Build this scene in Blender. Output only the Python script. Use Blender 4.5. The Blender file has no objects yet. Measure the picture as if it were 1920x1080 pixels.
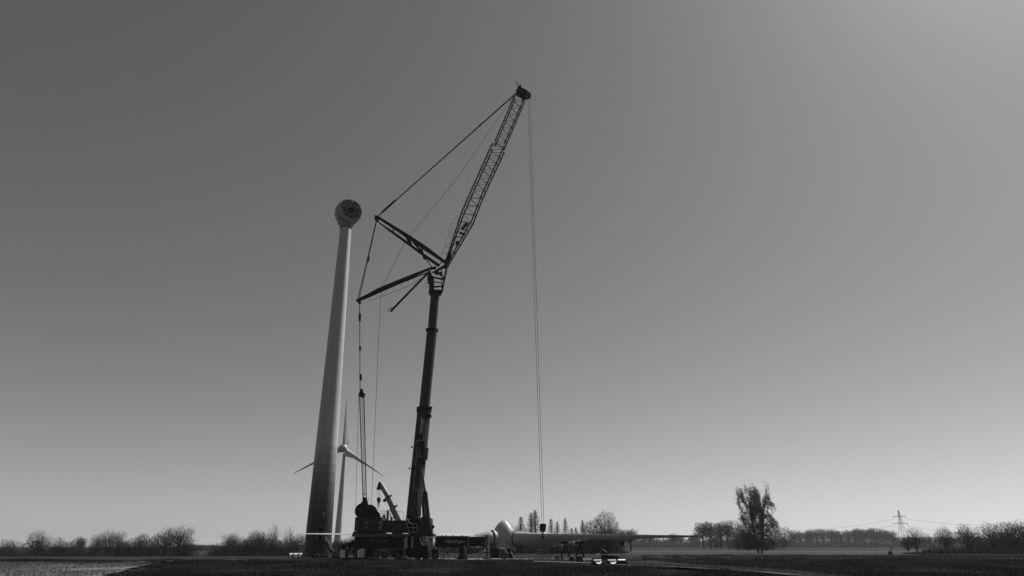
import bpy, math, random
import numpy as np
from mathutils import Vector, Matrix

# ------------------------------------------------------------------ camera, sky, sun, exposure
SC = bpy.context.scene
COL = SC.collection
F = 1330.0                                  # focal length in photo pixels
PITCH = math.atan(484.0 / F)
CAM = Vector((0.0, 0.0, 2.0))
cd = bpy.data.cameras.new('camera'); cam = bpy.data.objects.new('camera', cd); COL.objects.link(cam)
cam.location = CAM; cam.rotation_euler = (math.radians(90) + PITCH, 0, 0)
cd.sensor_width = 36.0; cd.lens = 36.0 * F / 1920.0
cd.clip_start = 0.5; cd.clip_end = 20000
SC.camera = cam

SUN_AZ = 37.0        # degrees from +X towards +Y (camera looks along +Y)
SUN_EL = 50.0
SUN_STRENGTH = 5.0
SKY_STRENGTH = 0.062
w = bpy.data.worlds.new('World'); SC.world = w; w.use_nodes = True
nt = w.node_tree; nt.nodes.clear()
sky = nt.nodes.new('ShaderNodeTexSky'); sky.sky_type = 'NISHITA'; sky.sun_disc = False
sky.sun_elevation = math.radians(SUN_EL)
sky.sun_rotation = math.radians(90 - SUN_AZ)
sky.altitude = 50; sky.air_density = 0.9; sky.dust_density = 0.65; sky.ozone_density = 1.0
dot = nt.nodes.new('ShaderNodeVectorMath'); dot.operation = 'DOT_PRODUCT'   # black and white film behind a red filter
dot.inputs[1].default_value = (0.7, 0.3, 0.0)
bg = nt.nodes.new('ShaderNodeBackground'); bg.inputs['Strength'].default_value = SKY_STRENGTH
out = nt.nodes.new('ShaderNodeOutputWorld')
nt.links.new(sky.outputs[0], dot.inputs[0]); nt.links.new(dot.outputs['Value'], bg.inputs[0])
nt.links.new(bg.outputs[0], out.inputs[0])

sd = bpy.data.lights.new('sun', 'SUN'); sd.energy = SUN_STRENGTH; sd.angle = math.radians(0.5)
sun = bpy.data.objects.new('sun', sd); COL.objects.link(sun)
SUN_DIR = Vector((math.cos(math.radians(SUN_AZ)) * math.cos(math.radians(SUN_EL)),
                  math.sin(math.radians(SUN_AZ)) * math.cos(math.radians(SUN_EL)), math.sin(math.radians(SUN_EL))))
sun.rotation_euler = SUN_DIR.to_track_quat('Z', 'Y').to_euler()
SC.view_settings.view_transform = 'Standard'; SC.view_settings.look = 'None'
SC.view_settings.exposure = 0.3; SC.view_settings.gamma = 1.0; SC.view_settings.use_curve_mapping = False

# ------------------------------------------------------------------ helpers
CP, SP = math.cos(PITCH), math.sin(PITCH)
def at(px, py, Y):
    """world point at forward distance Y seen at photo pixel px, py"""
    x = (px - 960) / F; u = (540 - py) / F
    d = Vector((x, CP - u * SP, SP + u * CP))
    return CAM + d * (Y / d.y)
def G(px, py, z=0.0):
    x = (px - 960) / F; u = (540 - py) / F
    d = Vector((x, CP - u * SP, SP + u * CP))
    return CAM + d * ((z - CAM.z) / d.z)
def base_at(px, Y, z=0.0):
    """ground point at distance Y whose foot is seen at column px"""
    u_ = ((z - CAM.z) / Y)
    # solve for u: (SP+u CP)/(CP-u SP)=u_
    u = (u_ * CP - SP) / (CP + u_ * SP)
    d = Vector(((px - 960) / F, CP - u * SP, SP + u * CP))
    return CAM + d * (Y / d.y)
def ppm(Y, z=2.0): return F / (CP * Y + SP * (z - CAM.z))
def V(*a): return Vector(a)

def frame(p0, p1, ref):
    t = (p1 - p0).normalized()
    a = ref - t * ref.dot(t)
    if a.length < 1e-5:
        a = Vector((1, 0, 0)) - t * t.x
    a.normalize(); b = t.cross(a)
    return t, a, b

class MB:
    def __init__(s): s.v = []; s.f = []
    def add(s, vs, fs):
        n = len(s.v); s.v += [Vector(v) for v in vs]; s.f += [tuple(i + n for i in f) for f in fs]; return s
    def bar(s, p0, p1, w, d, ref=None, w1=None, d1=None):
        ref = ref or Vector((0, 1, 0)); w1 = w if w1 is None else w1; d1 = d if d1 is None else d1
        p0 = Vector(p0); p1 = Vector(p1)
        t, a, b = frame(p0, p1, ref)   # d runs along a (ref), w along b
        vs = []
        for p, ww, dd in ((p0, w, d), (p1, w1, d1)):
            for sa, sb in ((-1, -1), (1, -1), (1, 1), (-1, 1)):
                vs.append(p + a * (sa * dd / 2) + b * (sb * ww / 2))
        return s.add(vs, [(3, 2, 1, 0), (4, 5, 6, 7), (0, 1, 5, 4), (1, 2, 6, 5), (2, 3, 7, 6), (3, 0, 4, 7)])
    def box(s, c, sx, sy, sz, rz=0.0):
        """c is the centre of the bottom face"""
        c = Vector(c); R = Matrix.Rotation(rz, 3, 'Z'); vs = []
        for z in (0, sz):
            for x, y in ((-1, -1), (1, -1), (1, 1), (-1, 1)):
                vs.append(c + R @ Vector((x * sx / 2, y * sy / 2, z)))
        return s.add(vs, [(3, 2, 1, 0), (4, 5, 6, 7), (0, 1, 5, 4), (1, 2, 6, 5), (2, 3, 7, 6), (3, 0, 4, 7)])
    def tube(s, p0, p1, r, r1=None, n=8, caps=True):
        r1 = r if r1 is None else r1
        p0 = Vector(p0); p1 = Vector(p1)
        t, a, b = frame(p0, p1, Vector((0, 0, 1)) if abs((p1 - p0).normalized().z) < .9 else Vector((0, 1, 0)))
        vs = []
        for p, rr in ((p0, r), (p1, r1)):
            for k in range(n):
                q = 2 * math.pi * k / n
                vs.append(p + a * (rr * math.cos(q)) + b * (rr * math.sin(q)))
        fs = [(k, (k + 1) % n, n + (k + 1) % n, n + k) for k in range(n)]
        if caps: fs += [tuple(range(n - 1, -1, -1)), tuple(range(n, 2 * n))]
        return s.add(vs, fs)
    def path(s, pts, r, n=6):
        for a, b in zip(pts[:-1], pts[1:]): s.tube(a, b, r, n=n)
        return s
    def section(s, p0, p1, w0, d0, w1, d1, ref, n=16, e=4.0):
        """rounded box beam"""
        p0 = Vector(p0); p1 = Vector(p1); t, a, b = frame(p0, p1, ref); vs = []
        for p, ww, dd in ((p0, w0, d0), (p1, w1, d1)):
            for k in range(n):
                q = 2 * math.pi * (k + .5) / n; c, sn = math.cos(q), math.sin(q)
                m = (abs(c) ** e + abs(sn) ** e) ** (-1 / e)
                vs.append(p + a * (dd / 2 * c * m) + b * (ww / 2 * sn * m))
        fs = [(k, (k + 1) % n, n + (k + 1) % n, n + k) for k in range(n)]
        fs += [tuple(range(n - 1, -1, -1)), tuple(range(n, 2 * n))]
        return s.add(vs, fs)
    def lathe(s, o, axis, prof, n=32, closed=False):
        o = Vector(o); axis = Vector(axis).normalized()
        t, a, b = frame(o, o + axis, Vector((0, 0, 1)) if abs(axis.z) < .9 else Vector((0, 1, 0)))
        vs = []
        for h, r in prof:
            for k in range(n):
                q = 2 * math.pi * k / n
                vs.append(o + axis * h + a * (r * math.cos(q)) + b * (r * math.sin(q)))
        m = len(prof); fs = []
        for i in range(m - 1):
            for k in range(n):
                k2 = (k + 1) % n
                fs.append((i * n + k, i * n + k2, (i + 1) * n + k2, (i + 1) * n + k))
        fs += [tuple(range(n - 1, -1, -1)), tuple((m - 1) * n + k for k in range(n))]
        return s.add(vs, fs)
    def prism(s, pts, off):
        pts = [Vector(p) for p in pts]; off = Vector(off); n = len(pts)
        vs = pts + [p + off for p in pts]
        fs = [tuple(range(n - 1, -1, -1)), tuple(range(n, 2 * n))] + [(k, (k + 1) % n, n + (k + 1) % n, n + k) for k in range(n)]
        return s.add(vs, fs)
    def mesh(s, name, off=Vector((0, 0, 0)), mat=None, smooth=False):
        me = bpy.data.meshes.new(name)
        me.from_pydata([tuple(v - off) for v in s.v], [], s.f); me.update()
        import bmesh
        bm = bmesh.new(); bm.from_mesh(me); bmesh.ops.recalc_face_normals(bm, faces=bm.faces[:]); bm.to_mesh(me); bm.free()
        if mat: me.materials.append(mat)
        if smooth:
            me.polygons.foreach_set('use_smooth', [True] * len(me.polygons))
            try: me.set_sharp_from_angle(angle=math.radians(38))
            except Exception: pass
        return me
    def build(s, name, mat, parent=None, smooth=False, base=None, bevel=0):
        off = wloc(parent) if parent else (Vector(base) if base is not None else Vector((0, 0, 0)))
        o = bpy.data.objects.new(name, s.mesh(name, off, mat, smooth)); COL.objects.link(o)
        if parent: o.parent = parent
        elif base is not None: o.location = base
        if bevel:
            m = o.modifiers.new('bevel', 'BEVEL'); m.width = bevel; m.segments = 2; m.limit_method = 'ANGLE'
        return o
def wloc(o):
    p = Vector((0, 0, 0))
    while o is not None: p = p + Vector(o.location); o = o.parent
    return p
def tag(o, label=None, cat=None, group=None, kind=None):
    if label: o['label'] = label
    if cat: o['category'] = cat
    if group: o['group'] = group
    if kind: o['kind'] = kind
    return o
def empty(name, loc, label, cat, group=None):
    o = bpy.data.objects.new(name, None); o.location = loc; o.empty_display_size = .3; COL.objects.link(o)
    return tag(o, label, cat, group)

def mat(name, val, rough=.6, var=.15, scale=1.0, bump=0.0, metal=0.0, spec=.5, detail=6, val2=None, stretch=None, coat=0.0):
    m = bpy.data.materials.new(name); m.use_nodes = True; N = m.node_tree.nodes; L = m.node_tree.links
    b = N['Principled BSDF']; b.inputs['Roughness'].default_value = rough; b.inputs['Metallic'].default_value = metal
    b.inputs['Specular IOR Level'].default_value = spec
    if coat: b.inputs['Coat Weight'].default_value = coat; b.inputs['Coat Roughness'].default_value = .15
    tc = N.new('ShaderNodeTexCoord'); mp = N.new('ShaderNodeMapping'); L.new(tc.outputs['Object'], mp.inputs[0])
    if stretch: mp.inputs['Scale'].default_value = stretch
    nz = N.new('ShaderNodeTexNoise'); nz.inputs['Scale'].default_value = scale; nz.inputs['Detail'].default_value = detail
    nz.inputs['Roughness'].default_value = .62
    L.new(mp.outputs[0], nz.inputs[0])
    cr = N.new('ShaderNodeValToRGB'); L.new(nz.outputs['Fac'], cr.inputs[0])
    lo = val * (1 - var) if val2 is None else val; hi = val * (1 + var) if val2 is None else val2
    cr.color_ramp.elements[0].position = .32; cr.color_ramp.elements[1].position = .68
    cr.color_ramp.elements[0].color = (lo, lo, lo, 1); cr.color_ramp.elements[1].color = (hi, hi, hi, 1)
    L.new(cr.outputs[0], b.inputs['Base Color'])
    if bump:
        bp = N.new('ShaderNodeBump'); bp.inputs['Distance'].default_value = bump; bp.inputs['Strength'].default_value = 1.0
        L.new(nz.outputs['Fac'], bp.inputs['Height']); L.new(bp.outputs[0], b.inputs['Normal'])
    return m
def ground_mat(name, lo, hi, s1, s2, bump, row=None):
    """two scales of noise, plus optional drill rows (wave)"""
    m = bpy.data.materials.new(name); m.use_nodes = True; N = m.node_tree.nodes; L = m.node_tree.links
    b = N['Principled BSDF']; b.inputs['Roughness'].default_value = 1.0; b.inputs['Specular IOR Level'].default_value = .1
    tc = N.new('ShaderNodeTexCoord')
    a = N.new('ShaderNodeTexNoise'); a.inputs['Scale'].default_value = s1; a.inputs['Detail'].default_value = 8; a.inputs['Roughness'].default_value = .65
    c = N.new('ShaderNodeTexNoise'); c.inputs['Scale'].default_value = s2; c.inputs['Detail'].default_value = 5
    L.new(tc.outputs['Object'], a.inputs[0]); L.new(tc.outputs['Object'], c.inputs[0])
    mx = N.new('ShaderNodeMix'); mx.data_type = 'FLOAT'; mx.inputs[0].default_value = .45
    L.new(a.outputs['Fac'], mx.inputs[2]); L.new(c.outputs['Fac'], mx.inputs[3])
    h = mx.outputs[0]
    if row:
        wv = N.new('ShaderNodeTexWave'); wv.inputs['Scale'].default_value = row[0]; wv.inputs['Distortion'].default_value = 3; wv.inputs['Detail'].default_value = 3
        mp = N.new('ShaderNodeMapping'); mp.inputs['Rotation'].default_value = (0, 0, row[1]); L.new(tc.outputs['Object'], mp.inputs[0]); L.new(mp.outputs[0], wv.inputs[0])
        m2 = N.new('ShaderNodeMix'); m2.data_type = 'FLOAT'; m2.inputs[0].default_value = row[2]
        L.new(h, m2.inputs[2]); L.new(wv.outputs['Fac'], m2.inputs[3]); h = m2.outputs[0]
    cr = N.new('ShaderNodeValToRGB'); L.new(h, cr.inputs[0])
    cr.color_ramp.elements[0].position = .36; cr.color_ramp.elements[1].position = .66
    cr.color_ramp.elements[0].color = (lo, lo, lo, 1); cr.color_ramp.elements[1].color = (hi, hi, hi, 1)
    L.new(cr.outputs[0], b.inputs['Base Color'])
    bp = N.new('ShaderNodeBump'); bp.inputs['Distance'].default_value = bump
    L.new(h, bp.inputs['Height']); L.new(bp.outputs[0], b.inputs['Normal'])
    return m

M = {}
M['crop'] = ground_mat('dark_crop', .007, .014, 1.4, .06, .15)
M['stubble'] = ground_mat('stubble', .03, .15, .55, .12, .3)
M['verge'] = ground_mat('verge', .010, .026, .9, .1, .2)
M['far_field'] = ground_mat('far_field', .036, .052, .08, .01, .1)
M['mid_field'] = ground_mat('mid_field', .022, .034, .08, .01, .1)
M['gravel'] = ground_mat('gravel', .07, .18, .5, .08, .05)
M['track'] = ground_mat('track', .02, .15, .25, .08, .05)
M['soil'] = ground_mat('soil', .012, .03, 2.0, .3, .1)
M['crane'] = mat('crane_paint', .018, .5, .2, .6, spec=.25)
M['crane_dark'] = mat('crane_dark_paint', .006, .6, .3, .8, spec=.12)
M['crane_grey'] = mat('crane_grey_paint', .07, .5, .25, .8, spec=.3)
M['steel'] = mat('dark_steel', .009, .6, .3, 2.0, spec=.15)
M['rope'] = mat('wire_rope', .05, .6, .1, 3, spec=.2)
M['rope_dark'] = mat('pendant_steel', .012, .6, .1, 3, spec=.15)
M['rail'] = mat('galvanised_tube', .26, .5, .2, 4, spec=.3)
M['letter'] = mat('white_lettering', .62, .5, .05, 4)
M['letter_dim'] = mat('faded_lettering', .30, .5, .05, 4)
M['white'] = mat('white_gelcoat', .37, .38, .04, .25, stretch=(1, 1, .3), spec=.35)
M['white_box'] = mat('white_sheet', .78, .5, .08, 1.5)
M['tower_white'] = mat('tower_white', .40, .45, .12, .5, stretch=(1, 1, .10), spec=.22)
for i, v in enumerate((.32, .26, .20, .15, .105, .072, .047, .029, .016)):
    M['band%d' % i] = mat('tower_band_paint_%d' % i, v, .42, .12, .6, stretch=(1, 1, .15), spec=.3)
M['seam'] = mat('seam_sealant', .03, .6, .1, 2, spec=.2)
M['nacelle'] = mat('nacelle_shell', .24, .45, .06, .4, spec=.3)
M['gen_grey'] = mat('generator_grey', .16, .5, .25, 1.5, spec=.3)
M['gen_dark'] = mat('generator_dark', .005, .7, .3, 1.5, spec=.1)
M['bark'] = mat('bark', .022, .95, .35, 1.2, spec=.05)
M['twig'] = mat('twigs', .032, .95, .4, .5, spec=.05)
M['leafy'] = mat('spring_leaves', .024, .9, .45, .35, spec=.05)
M['bush'] = mat('bush_twigs', .034, .95, .45, .25, spec=.05)
M['tyre'] = mat('tyre_rubber', .012, .8, .2, 5, spec=.2)
M['concrete'] = mat('concrete', .16, .85, .25, 2.0, bump=.01)
M['chalk'] = mat('chalk_stone', .09, .9, .3, 2.0)
M['grey_box'] = mat('grey_sheet_metal', .10, .55, .2, 1.0, spec=.3)
M['grey_light'] = mat('light_grey_sheet', .24, .55, .15, 1.0, spec=.3)
M['cloth'] = mat('work_trousers', .03, .9, .3, 6)
M['jacket'] = mat('work_jacket', .12, .9, .2, 6)
M['skin'] = mat('skin', .22, .6, .05, 6)
M['helmet'] = mat('white_helmet', .6, .3, .03, 6)
M['insulator'] = mat('insulator_glass', .08, .3, .1, 3)

ORD = ['first from the left', 'second from the left', 'third from the left', 'fourth from the left', 'fifth from the left', 'sixth from the left', 'seventh from the left', 'eighth from the left', 'ninth from the left', 'tenth, in the middle', 'ninth from the right', 'eighth from the right', 'seventh from the right', 'sixth from the right', 'fifth from the right', 'fourth from the right', 'third from the right', 'second from the right', 'rightmost']
# ------------------------------------------------------------------ ground
def sstep(x, a, b):
    t = min(1, max(0, (x - a) / (b - a))); return t * t * (3 - 2 * t)
def gz(x, y):
    return -2.4 * sstep(y, 150, 270) * sstep(-x, 30, 85)
def grid_sheet(name, xs, ys, zf, m, kind='structure'):
    xs = np.array(xs); ys = np.array(ys)
    v = [(x, y, zf(x, y)) for y in ys for x in xs]; n = len(xs)
    f = [(j * n + i, j * n + i + 1, (j + 1) * n + i + 1, (j + 1) * n + i) for j in range(len(ys) - 1) for i in range(n - 1)]
    me = bpy.data.meshes.new(name); me.from_pydata(v, [], f); me.materials.append(m); me.polygons.foreach_set('use_smooth', [True] * len(f)); me.update()
    o = bpy.data.objects.new(name, me); COL.objects.link(o); tag(o, kind=kind); return o
from mathutils import noise as mn
def rough(x, y, a=1.0):
    return a * (.10 * mn.noise(Vector((x * .11, y * .11, 0))) + .05 * mn.noise(Vector((x * .5, y * .5, 3))))
gx = [-7000, -3000, -1500, -900, -600, -420, -300] + list(np.arange(-240, 260, 6)) + [300, 420, 600, 900, 1500, 3000, 7000]
gy = [-400, -100, -20] + list(np.arange(0, 330, 6)) + [350, 400, 500, 700, 1000, 1500, 2500, 4000, 7000, 11000]
ground = grid_sheet('ground', gx, gy, lambda x, y: gz(x, y) + (rough(x, y) if 20 < y < 112 else 0) - .02, M['crop'])

def field(name, pts, m, lift, n=1, edge=0.0, seed=3):
    """a ground sheet with an irregular outline, pts are ground points (x, y)"""
    rng = random.Random(seed); P = []
    k = len(pts)
    for i in range(k):
        a = Vector(pts[i][:2]); b = Vector(pts[(i + 1) % k][:2]); L_ = (b - a).length
        q = max(1, int(L_ / n)) if n > 0 else 1; q = min(q, 160)
        nor = Vector((-(b - a).y, (b - a).x)).normalized()
        for j in range(q):
            p = a + (b - a) * (j / q) + nor * (rng.uniform(-1, 1) * edge if j else 0); P.append((p.x, p.y))
    import bmesh
    bm = bmesh.new(); vs = [bm.verts.new((x, y, 0)) for x, y in P]; bm.faces.new(vs)
    bmesh.ops.triangulate(bm, faces=bm.faces[:])
    me = bpy.data.meshes.new(name)
    for v in bm.verts: v.co.z = gz(v.co.x, v.co.y) + lift
    bm.to_mesh(me); bm.free(); me.materials.append(m)
    o = bpy.data.objects.new(name, me); COL.objects.link(o); tag(o, kind='structure'); return o

# stubble strip, lower left of the picture
def dense_patch(name, corners_fn, m, lift): pass
a0 = G(-260, 1057); a1 = G(278, 1060.5); a2 = G(200, 1080); a3 = G(60, 1125)
field('stubble_field', [(a0.x, a0.y), (a1.x, a1.y), (a2.x, a2.y), (a3.x, a3.y), (-110, a3.y), (-170, a0.y)], M['stubble'], .14, 2.0, .5)
# raised verge behind the stubble and in front of the left wood
p = [G(-300, 1056), G(300, 1054), G(540, 1050)]
field('verge', [(p[0].x - 40, 112), (-20, 112), (-20, 150), (-160, 152), (-190, 130)], M['verge'], .04, 4, .8)
field('meadow_path', [(-400, 265), (-60, 240), (-60, 252), (-400, 285)], M['mid_field'], .06, 0)
# hard standing in front of tower and crane
field('crane_pad', [(-49, 113.5), (17.5, 114.5), (18.0, 121), (14, 129), (-20, 134), (-56, 139), (-52, 122)], M['gravel'], .03, 2.5, .45)
# pale track running from the pad towards the camera on the right
tk = [(1000, 1053.2), (1100, 1056.6), (1180, 1061.2), (1260, 1064.2), (1340, 1068.4), (1420, 1074), (1500, 1081), (1620, 1096)]
L1 = [G(x, y + .7) for x, y in tk]; L2 = [G(x, y - .6) for x, y in tk[::-1]]
tp = [(q.x, q.y) for q in L1 + L2]
field('track', tp, M['track'], .10, 2.0, .25)
# far fields on the right
field('pasture', [(G(1040, 1041).x, 172), (70, 184), (140, 186), (420, 215), (420, 330), (40, 330), (20, 200)], M['mid_field'], .02, 0)
field('distant_field', [(30, 262), (400, 250), (900, 330), (1400, 1200), (-200, 1200), (-40, 500), (40, 320)], M['far_field'], .05, 0)

# ------------------------------------------------------------------ prism meshes from numpy arrays (trees, twigs)
def prisms(p0, p1, r0, r1, n=3):
    d = p1 - p0; L_ = np.linalg.norm(d, axis=1, keepdims=True) + 1e-9; d = d / L_
    ref = np.where(np.abs(d[:, 2:3]) < .9, np.array([[0, 0, 1.]]), np.array([[1., 0, 0]]))
    a = np.cross(d, ref); a /= np.linalg.norm(a, axis=1, keepdims=True) + 1e-9; b = np.cross(d, a)
    m = len(p0); v = np.zeros((m, 2 * n, 3))
    for k in range(n):
        q = 2 * math.pi * k / n; o = a * math.cos(q) + b * math.sin(q)
        v[:, k] = p0 + o * r0[:, None]; v[:, n + k] = p1 + o * r1[:, None]
    base = (np.arange(m) * 2 * n)[:, None]; fs = []
    for k in range(n):
        k2 = (k + 1) % n
        fs.append(base + np.array([[k, k2, n + k2, n + k]]))
    return v.reshape(-1, 3), np.concatenate(fs, 0)
def leaf_quads(rng, c, size, aspect=.5, d=None):
    m = len(c); 
    if d is None: d = rng.normal(size=(m, 3))
    d = d / (np.linalg.norm(d, axis=1, keepdims=True) + 1e-9)
    e = rng.normal(size=(m, 3)); e -= d * (e * d).sum(1, keepdims=True); e /= np.linalg.norm(e, axis=1, keepdims=True) + 1e-9
    s_ = size * rng.uniform(.6, 1.4, (m, 1)); h = d * s_; g = e * s_ * aspect
    v = np.stack([c - h, c + g, c + h, c - g], 1).reshape(-1, 3)
    f = (np.arange(m) * 4)[:, None] + np.array([[0, 1, 2, 3]])
    return v, f
def np_mesh(name, parts, m):
    vs, fs, n = [], [], 0
    for v, f in parts: vs.append(v); fs.append(f + n); n += len(v)
    v = np.concatenate(vs); f = np.concatenate(fs)
    me = bpy.data.meshes.new(name)
    me.vertices.add(len(v)); me.vertices.foreach_set('co', v.astype(np.float32).ravel())
    me.loops.add(f.size); me.loops.foreach_set('vertex_index', f.astype(np.int32).ravel())
    me.polygons.add(len(f)); me.polygons.foreach_set('loop_start', np.arange(0, f.size, 4, dtype=np.int32))
    me.update(calc_edges=True); me.materials.append(m); return me

# ------------------------------------------------------------------ trees
def colonise(pts, trunk, w, rng):
    """joins crown points to a branching skeleton that starts on the trunk nodes; returns nodes, parents"""
    c0 = trunk[-1] if len(trunk) < 6 else trunk[len(trunk) // 3]
    P_ = pts[np.argsort(np.linalg.norm(pts - c0, axis=1))]
    n0 = len(trunk); N = np.concatenate([trunk, P_]); par = np.full(len(N), -1)
    pl = np.zeros(len(N))
    for k in range(1, n0):
        par[k] = k - 1; pl[k] = pl[k - 1] + np.linalg.norm(N[k] - N[k - 1]) * .6
    s0 = 1 if n0 > 2 else 0
    for k in range(n0, len(N)):
        d = np.linalg.norm(N[s0:k] - N[k], axis=1); c = d + w * pl[s0:k]
        q = int(np.argmin(c)); par[k] = q + s0; pl[k] = pl[q + s0] + d[q]
    return N, par
def crown_tree(seed, pts, trunk, w=.35, tip=.014, twig=.014, pw=.44, twigs=2, tl=.35, leaves=0, leaf=.08, up=.3, split=14, rmax=.32, bark='bark'):
    rng = np.random.default_rng(seed); N, par = colonise(pts, trunk, w, rng)
    cnt = np.ones(len(N))
    for k in range(len(N) - 1, 0, -1):
        if par[k] >= 0: cnt[par[k]] += cnt[k]
    r = np.minimum(tip * cnt ** pw, rmax)
    k = np.arange(1, len(N)); ok = par[k] >= 0; k = k[ok]; p = par[k]
    P0, P1, A, B = N[p], N[k], np.minimum(r[p], r[k] * 1.5), r[k]
    bigm = cnt[k] >= split
    tm = np_mesh('trunk', [prisms(P0[bigm], P1[bigm], A[bigm], B[bigm], 5)], M[bark])
    parts = [prisms(P0[~bigm], P1[~bigm], A[~bigm], B[~bigm], 3)]
    leafn = k[cnt[k] < 6]; dirs = N[leafn] - N[par[leafn]]; dirs /= np.linalg.norm(dirs, axis=1, keepdims=True) + 1e-9
    for q in range(twigs):
        d = dirs + rng.normal(size=dirs.shape) * .45 + np.array([0, 0, up]); d /= np.linalg.norm(d, axis=1, keepdims=True)
        L_ = tl * rng.uniform(.5, 1.3, (len(d), 1)); parts.append(prisms(N[leafn], N[leafn] + d * L_, np.full(len(d), twig), np.full(len(d), twig * .5), 3))
    if leaves:
        idx = rng.integers(0, len(leafn), leaves); c = N[leafn][idx] + dirs[idx] * rng.uniform(-.1, tl, (leaves, 1)) + rng.normal(size=(leaves, 3)) * tl * .25
        parts.append(leaf_quads(rng, c, leaf, .5, dirs[idx] + rng.normal(size=(leaves, 3)) * .5))
    return tm, parts
def env_dome(rng, n, cz, rx, rz, zmin, seed, bump=.3, shell=.5):
    out_ = np.zeros((0, 3))
    while len(out_) < n:
        u = rng.normal(size=(n, 3)); u /= np.linalg.norm(u, axis=1, keepdims=True)
        bm = np.array([1 + bump * mn.noise(Vector(v) * 1.7 + Vector((seed * 3.1, 0, seed))) for v in u])[:, None]
        rr = rng.uniform(0, 1, (n, 1)) ** shell
        p_ = u * rr * bm * np.array([rx, rx, rz]) + np.array([0, 0, cz]); out_ = np.concatenate([out_, p_[p_[:, 2] > zmin]])
    return out_[:n]
def wobble_trunk(rng, h, n, lean=.03):
    t = [np.zeros(3)]
    for k in range(1, n): t.append(np.array([rng.normal() * lean * h * k / n, rng.normal() * lean * h * k / n, h * k / (n - 1)]))
    return np.array(t)
PROTO = {}
def proto(kind, seed, crown_mat, pts, trunk, **kw):
    tm, parts = crown_tree(seed, pts, trunk, **kw)
    zt = max(float(parts[0][0][:, 2].max()), 1); cm = np_mesh('crown', parts, M[crown_mat]); PROTO.setdefault(kind, []).append((tm, cm, zt))
for s_ in (1, 2, 3, 4):
    g_ = np.random.default_rng(s_); proto('fan', s_, 'twig', env_dome(g_, 1900, 5.7, 4.3, 4.0, 1.9, s_, .45), wobble_trunk(g_, 1.9 + .3 * s_, 4), w=.40, tip=.015, twigs=2, tl=.42, leaves=900, leaf=.06)
for s_ in (11, 12):
    g_ = np.random.default_rng(s_); proto('round', s_, 'leafy', env_dome(g_, 2100, 5.8, 4.5, 4.0, 2.0, s_, .4), wobble_trunk(g_, 2.3, 4), w=.35, tip=.016, twigs=3, tl=.36, leaves=3500, leaf=.07)
for s_ in (21, 22, 23):
    g_ = np.random.default_rng(s_); n_ = 800; z_ = 1.2 + 8.6 * g_.uniform(0, 1, n_) ** 1.15; rr_ = 2.6 * ((10.2 - z_) / 9) ** .95 * g_.uniform(0, 1, n_) ** .5; q_ = g_.uniform(0, 6.283, n_)
    proto('slim', s_, 'twig', np.stack([rr_ * np.cos(q_), rr_ * np.sin(q_), z_], 1), wobble_trunk(g_, 9.3, 16, .006), w=.15, tip=.013, twigs=2, tl=.42, up=.6, leaves=500, leaf=.06, rmax=.13, split=40)
for s_ in (31, 32, 33):
    g_ = np.random.default_rng(s_); proto('bushy', s_, 'bush', env_dome(g_, 2400, 3.6, 4.6, 6.0, .3, s_, .35), wobble_trunk(g_, .6, 3), w=.5, tip=.014, twigs=3, tl=.45, leaves=2500, leaf=.07, up=.6, rmax=.2)
for s_ in (41, 42, 43, 44):
    g_ = np.random.default_rng(s_); proto('avenue', s_, 'twig', env_dome(g_, 900, 6.9, 3.1, 3.0, 3.9, s_, .45), wobble_trunk(g_, 4.2, 4, .02), w=.40, tip=.03, twigs=2, tl=.5, twig=.035, leaves=700, leaf=.12, rmax=.3)
for s_ in (51, 52):
    g_ = np.random.default_rng(s_); proto('sparse', s_, 'twig', env_dome(g_, 260, 6.4, 2.6, 3.6, 2.8, s_, .3), wobble_trunk(g_, 3.2, 4), w=.7, tip=.02, twigs=1, tl=.7, up=.8)

def tree(kind, px, top, Y, label, base_z=None, wid=1.0, variant=0, rot=0, group=None, name='bare_tree', far=False):
    x0 = (px - 960) / F * (Y * 1.07)
    z = gz(x0, Y) if base_z is None else base_z
    b = base_at(px, Y, z)
    h = at(px, top, Y).z - z
    tm, cm, H = PROTO[kind][variant % len(PROTO[kind])]
    t = empty(name, b, label, 'tree', group)
    t.scale = (h / H * wid, h / H * wid, h / H); t.rotation_euler = (0, 0, rot)
    for n_, me in (('trunk', tm), ('crown', cm)):
        o = bpy.data.objects.new(n_, me); COL.objects.link(o); o.parent = t
    return t

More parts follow.
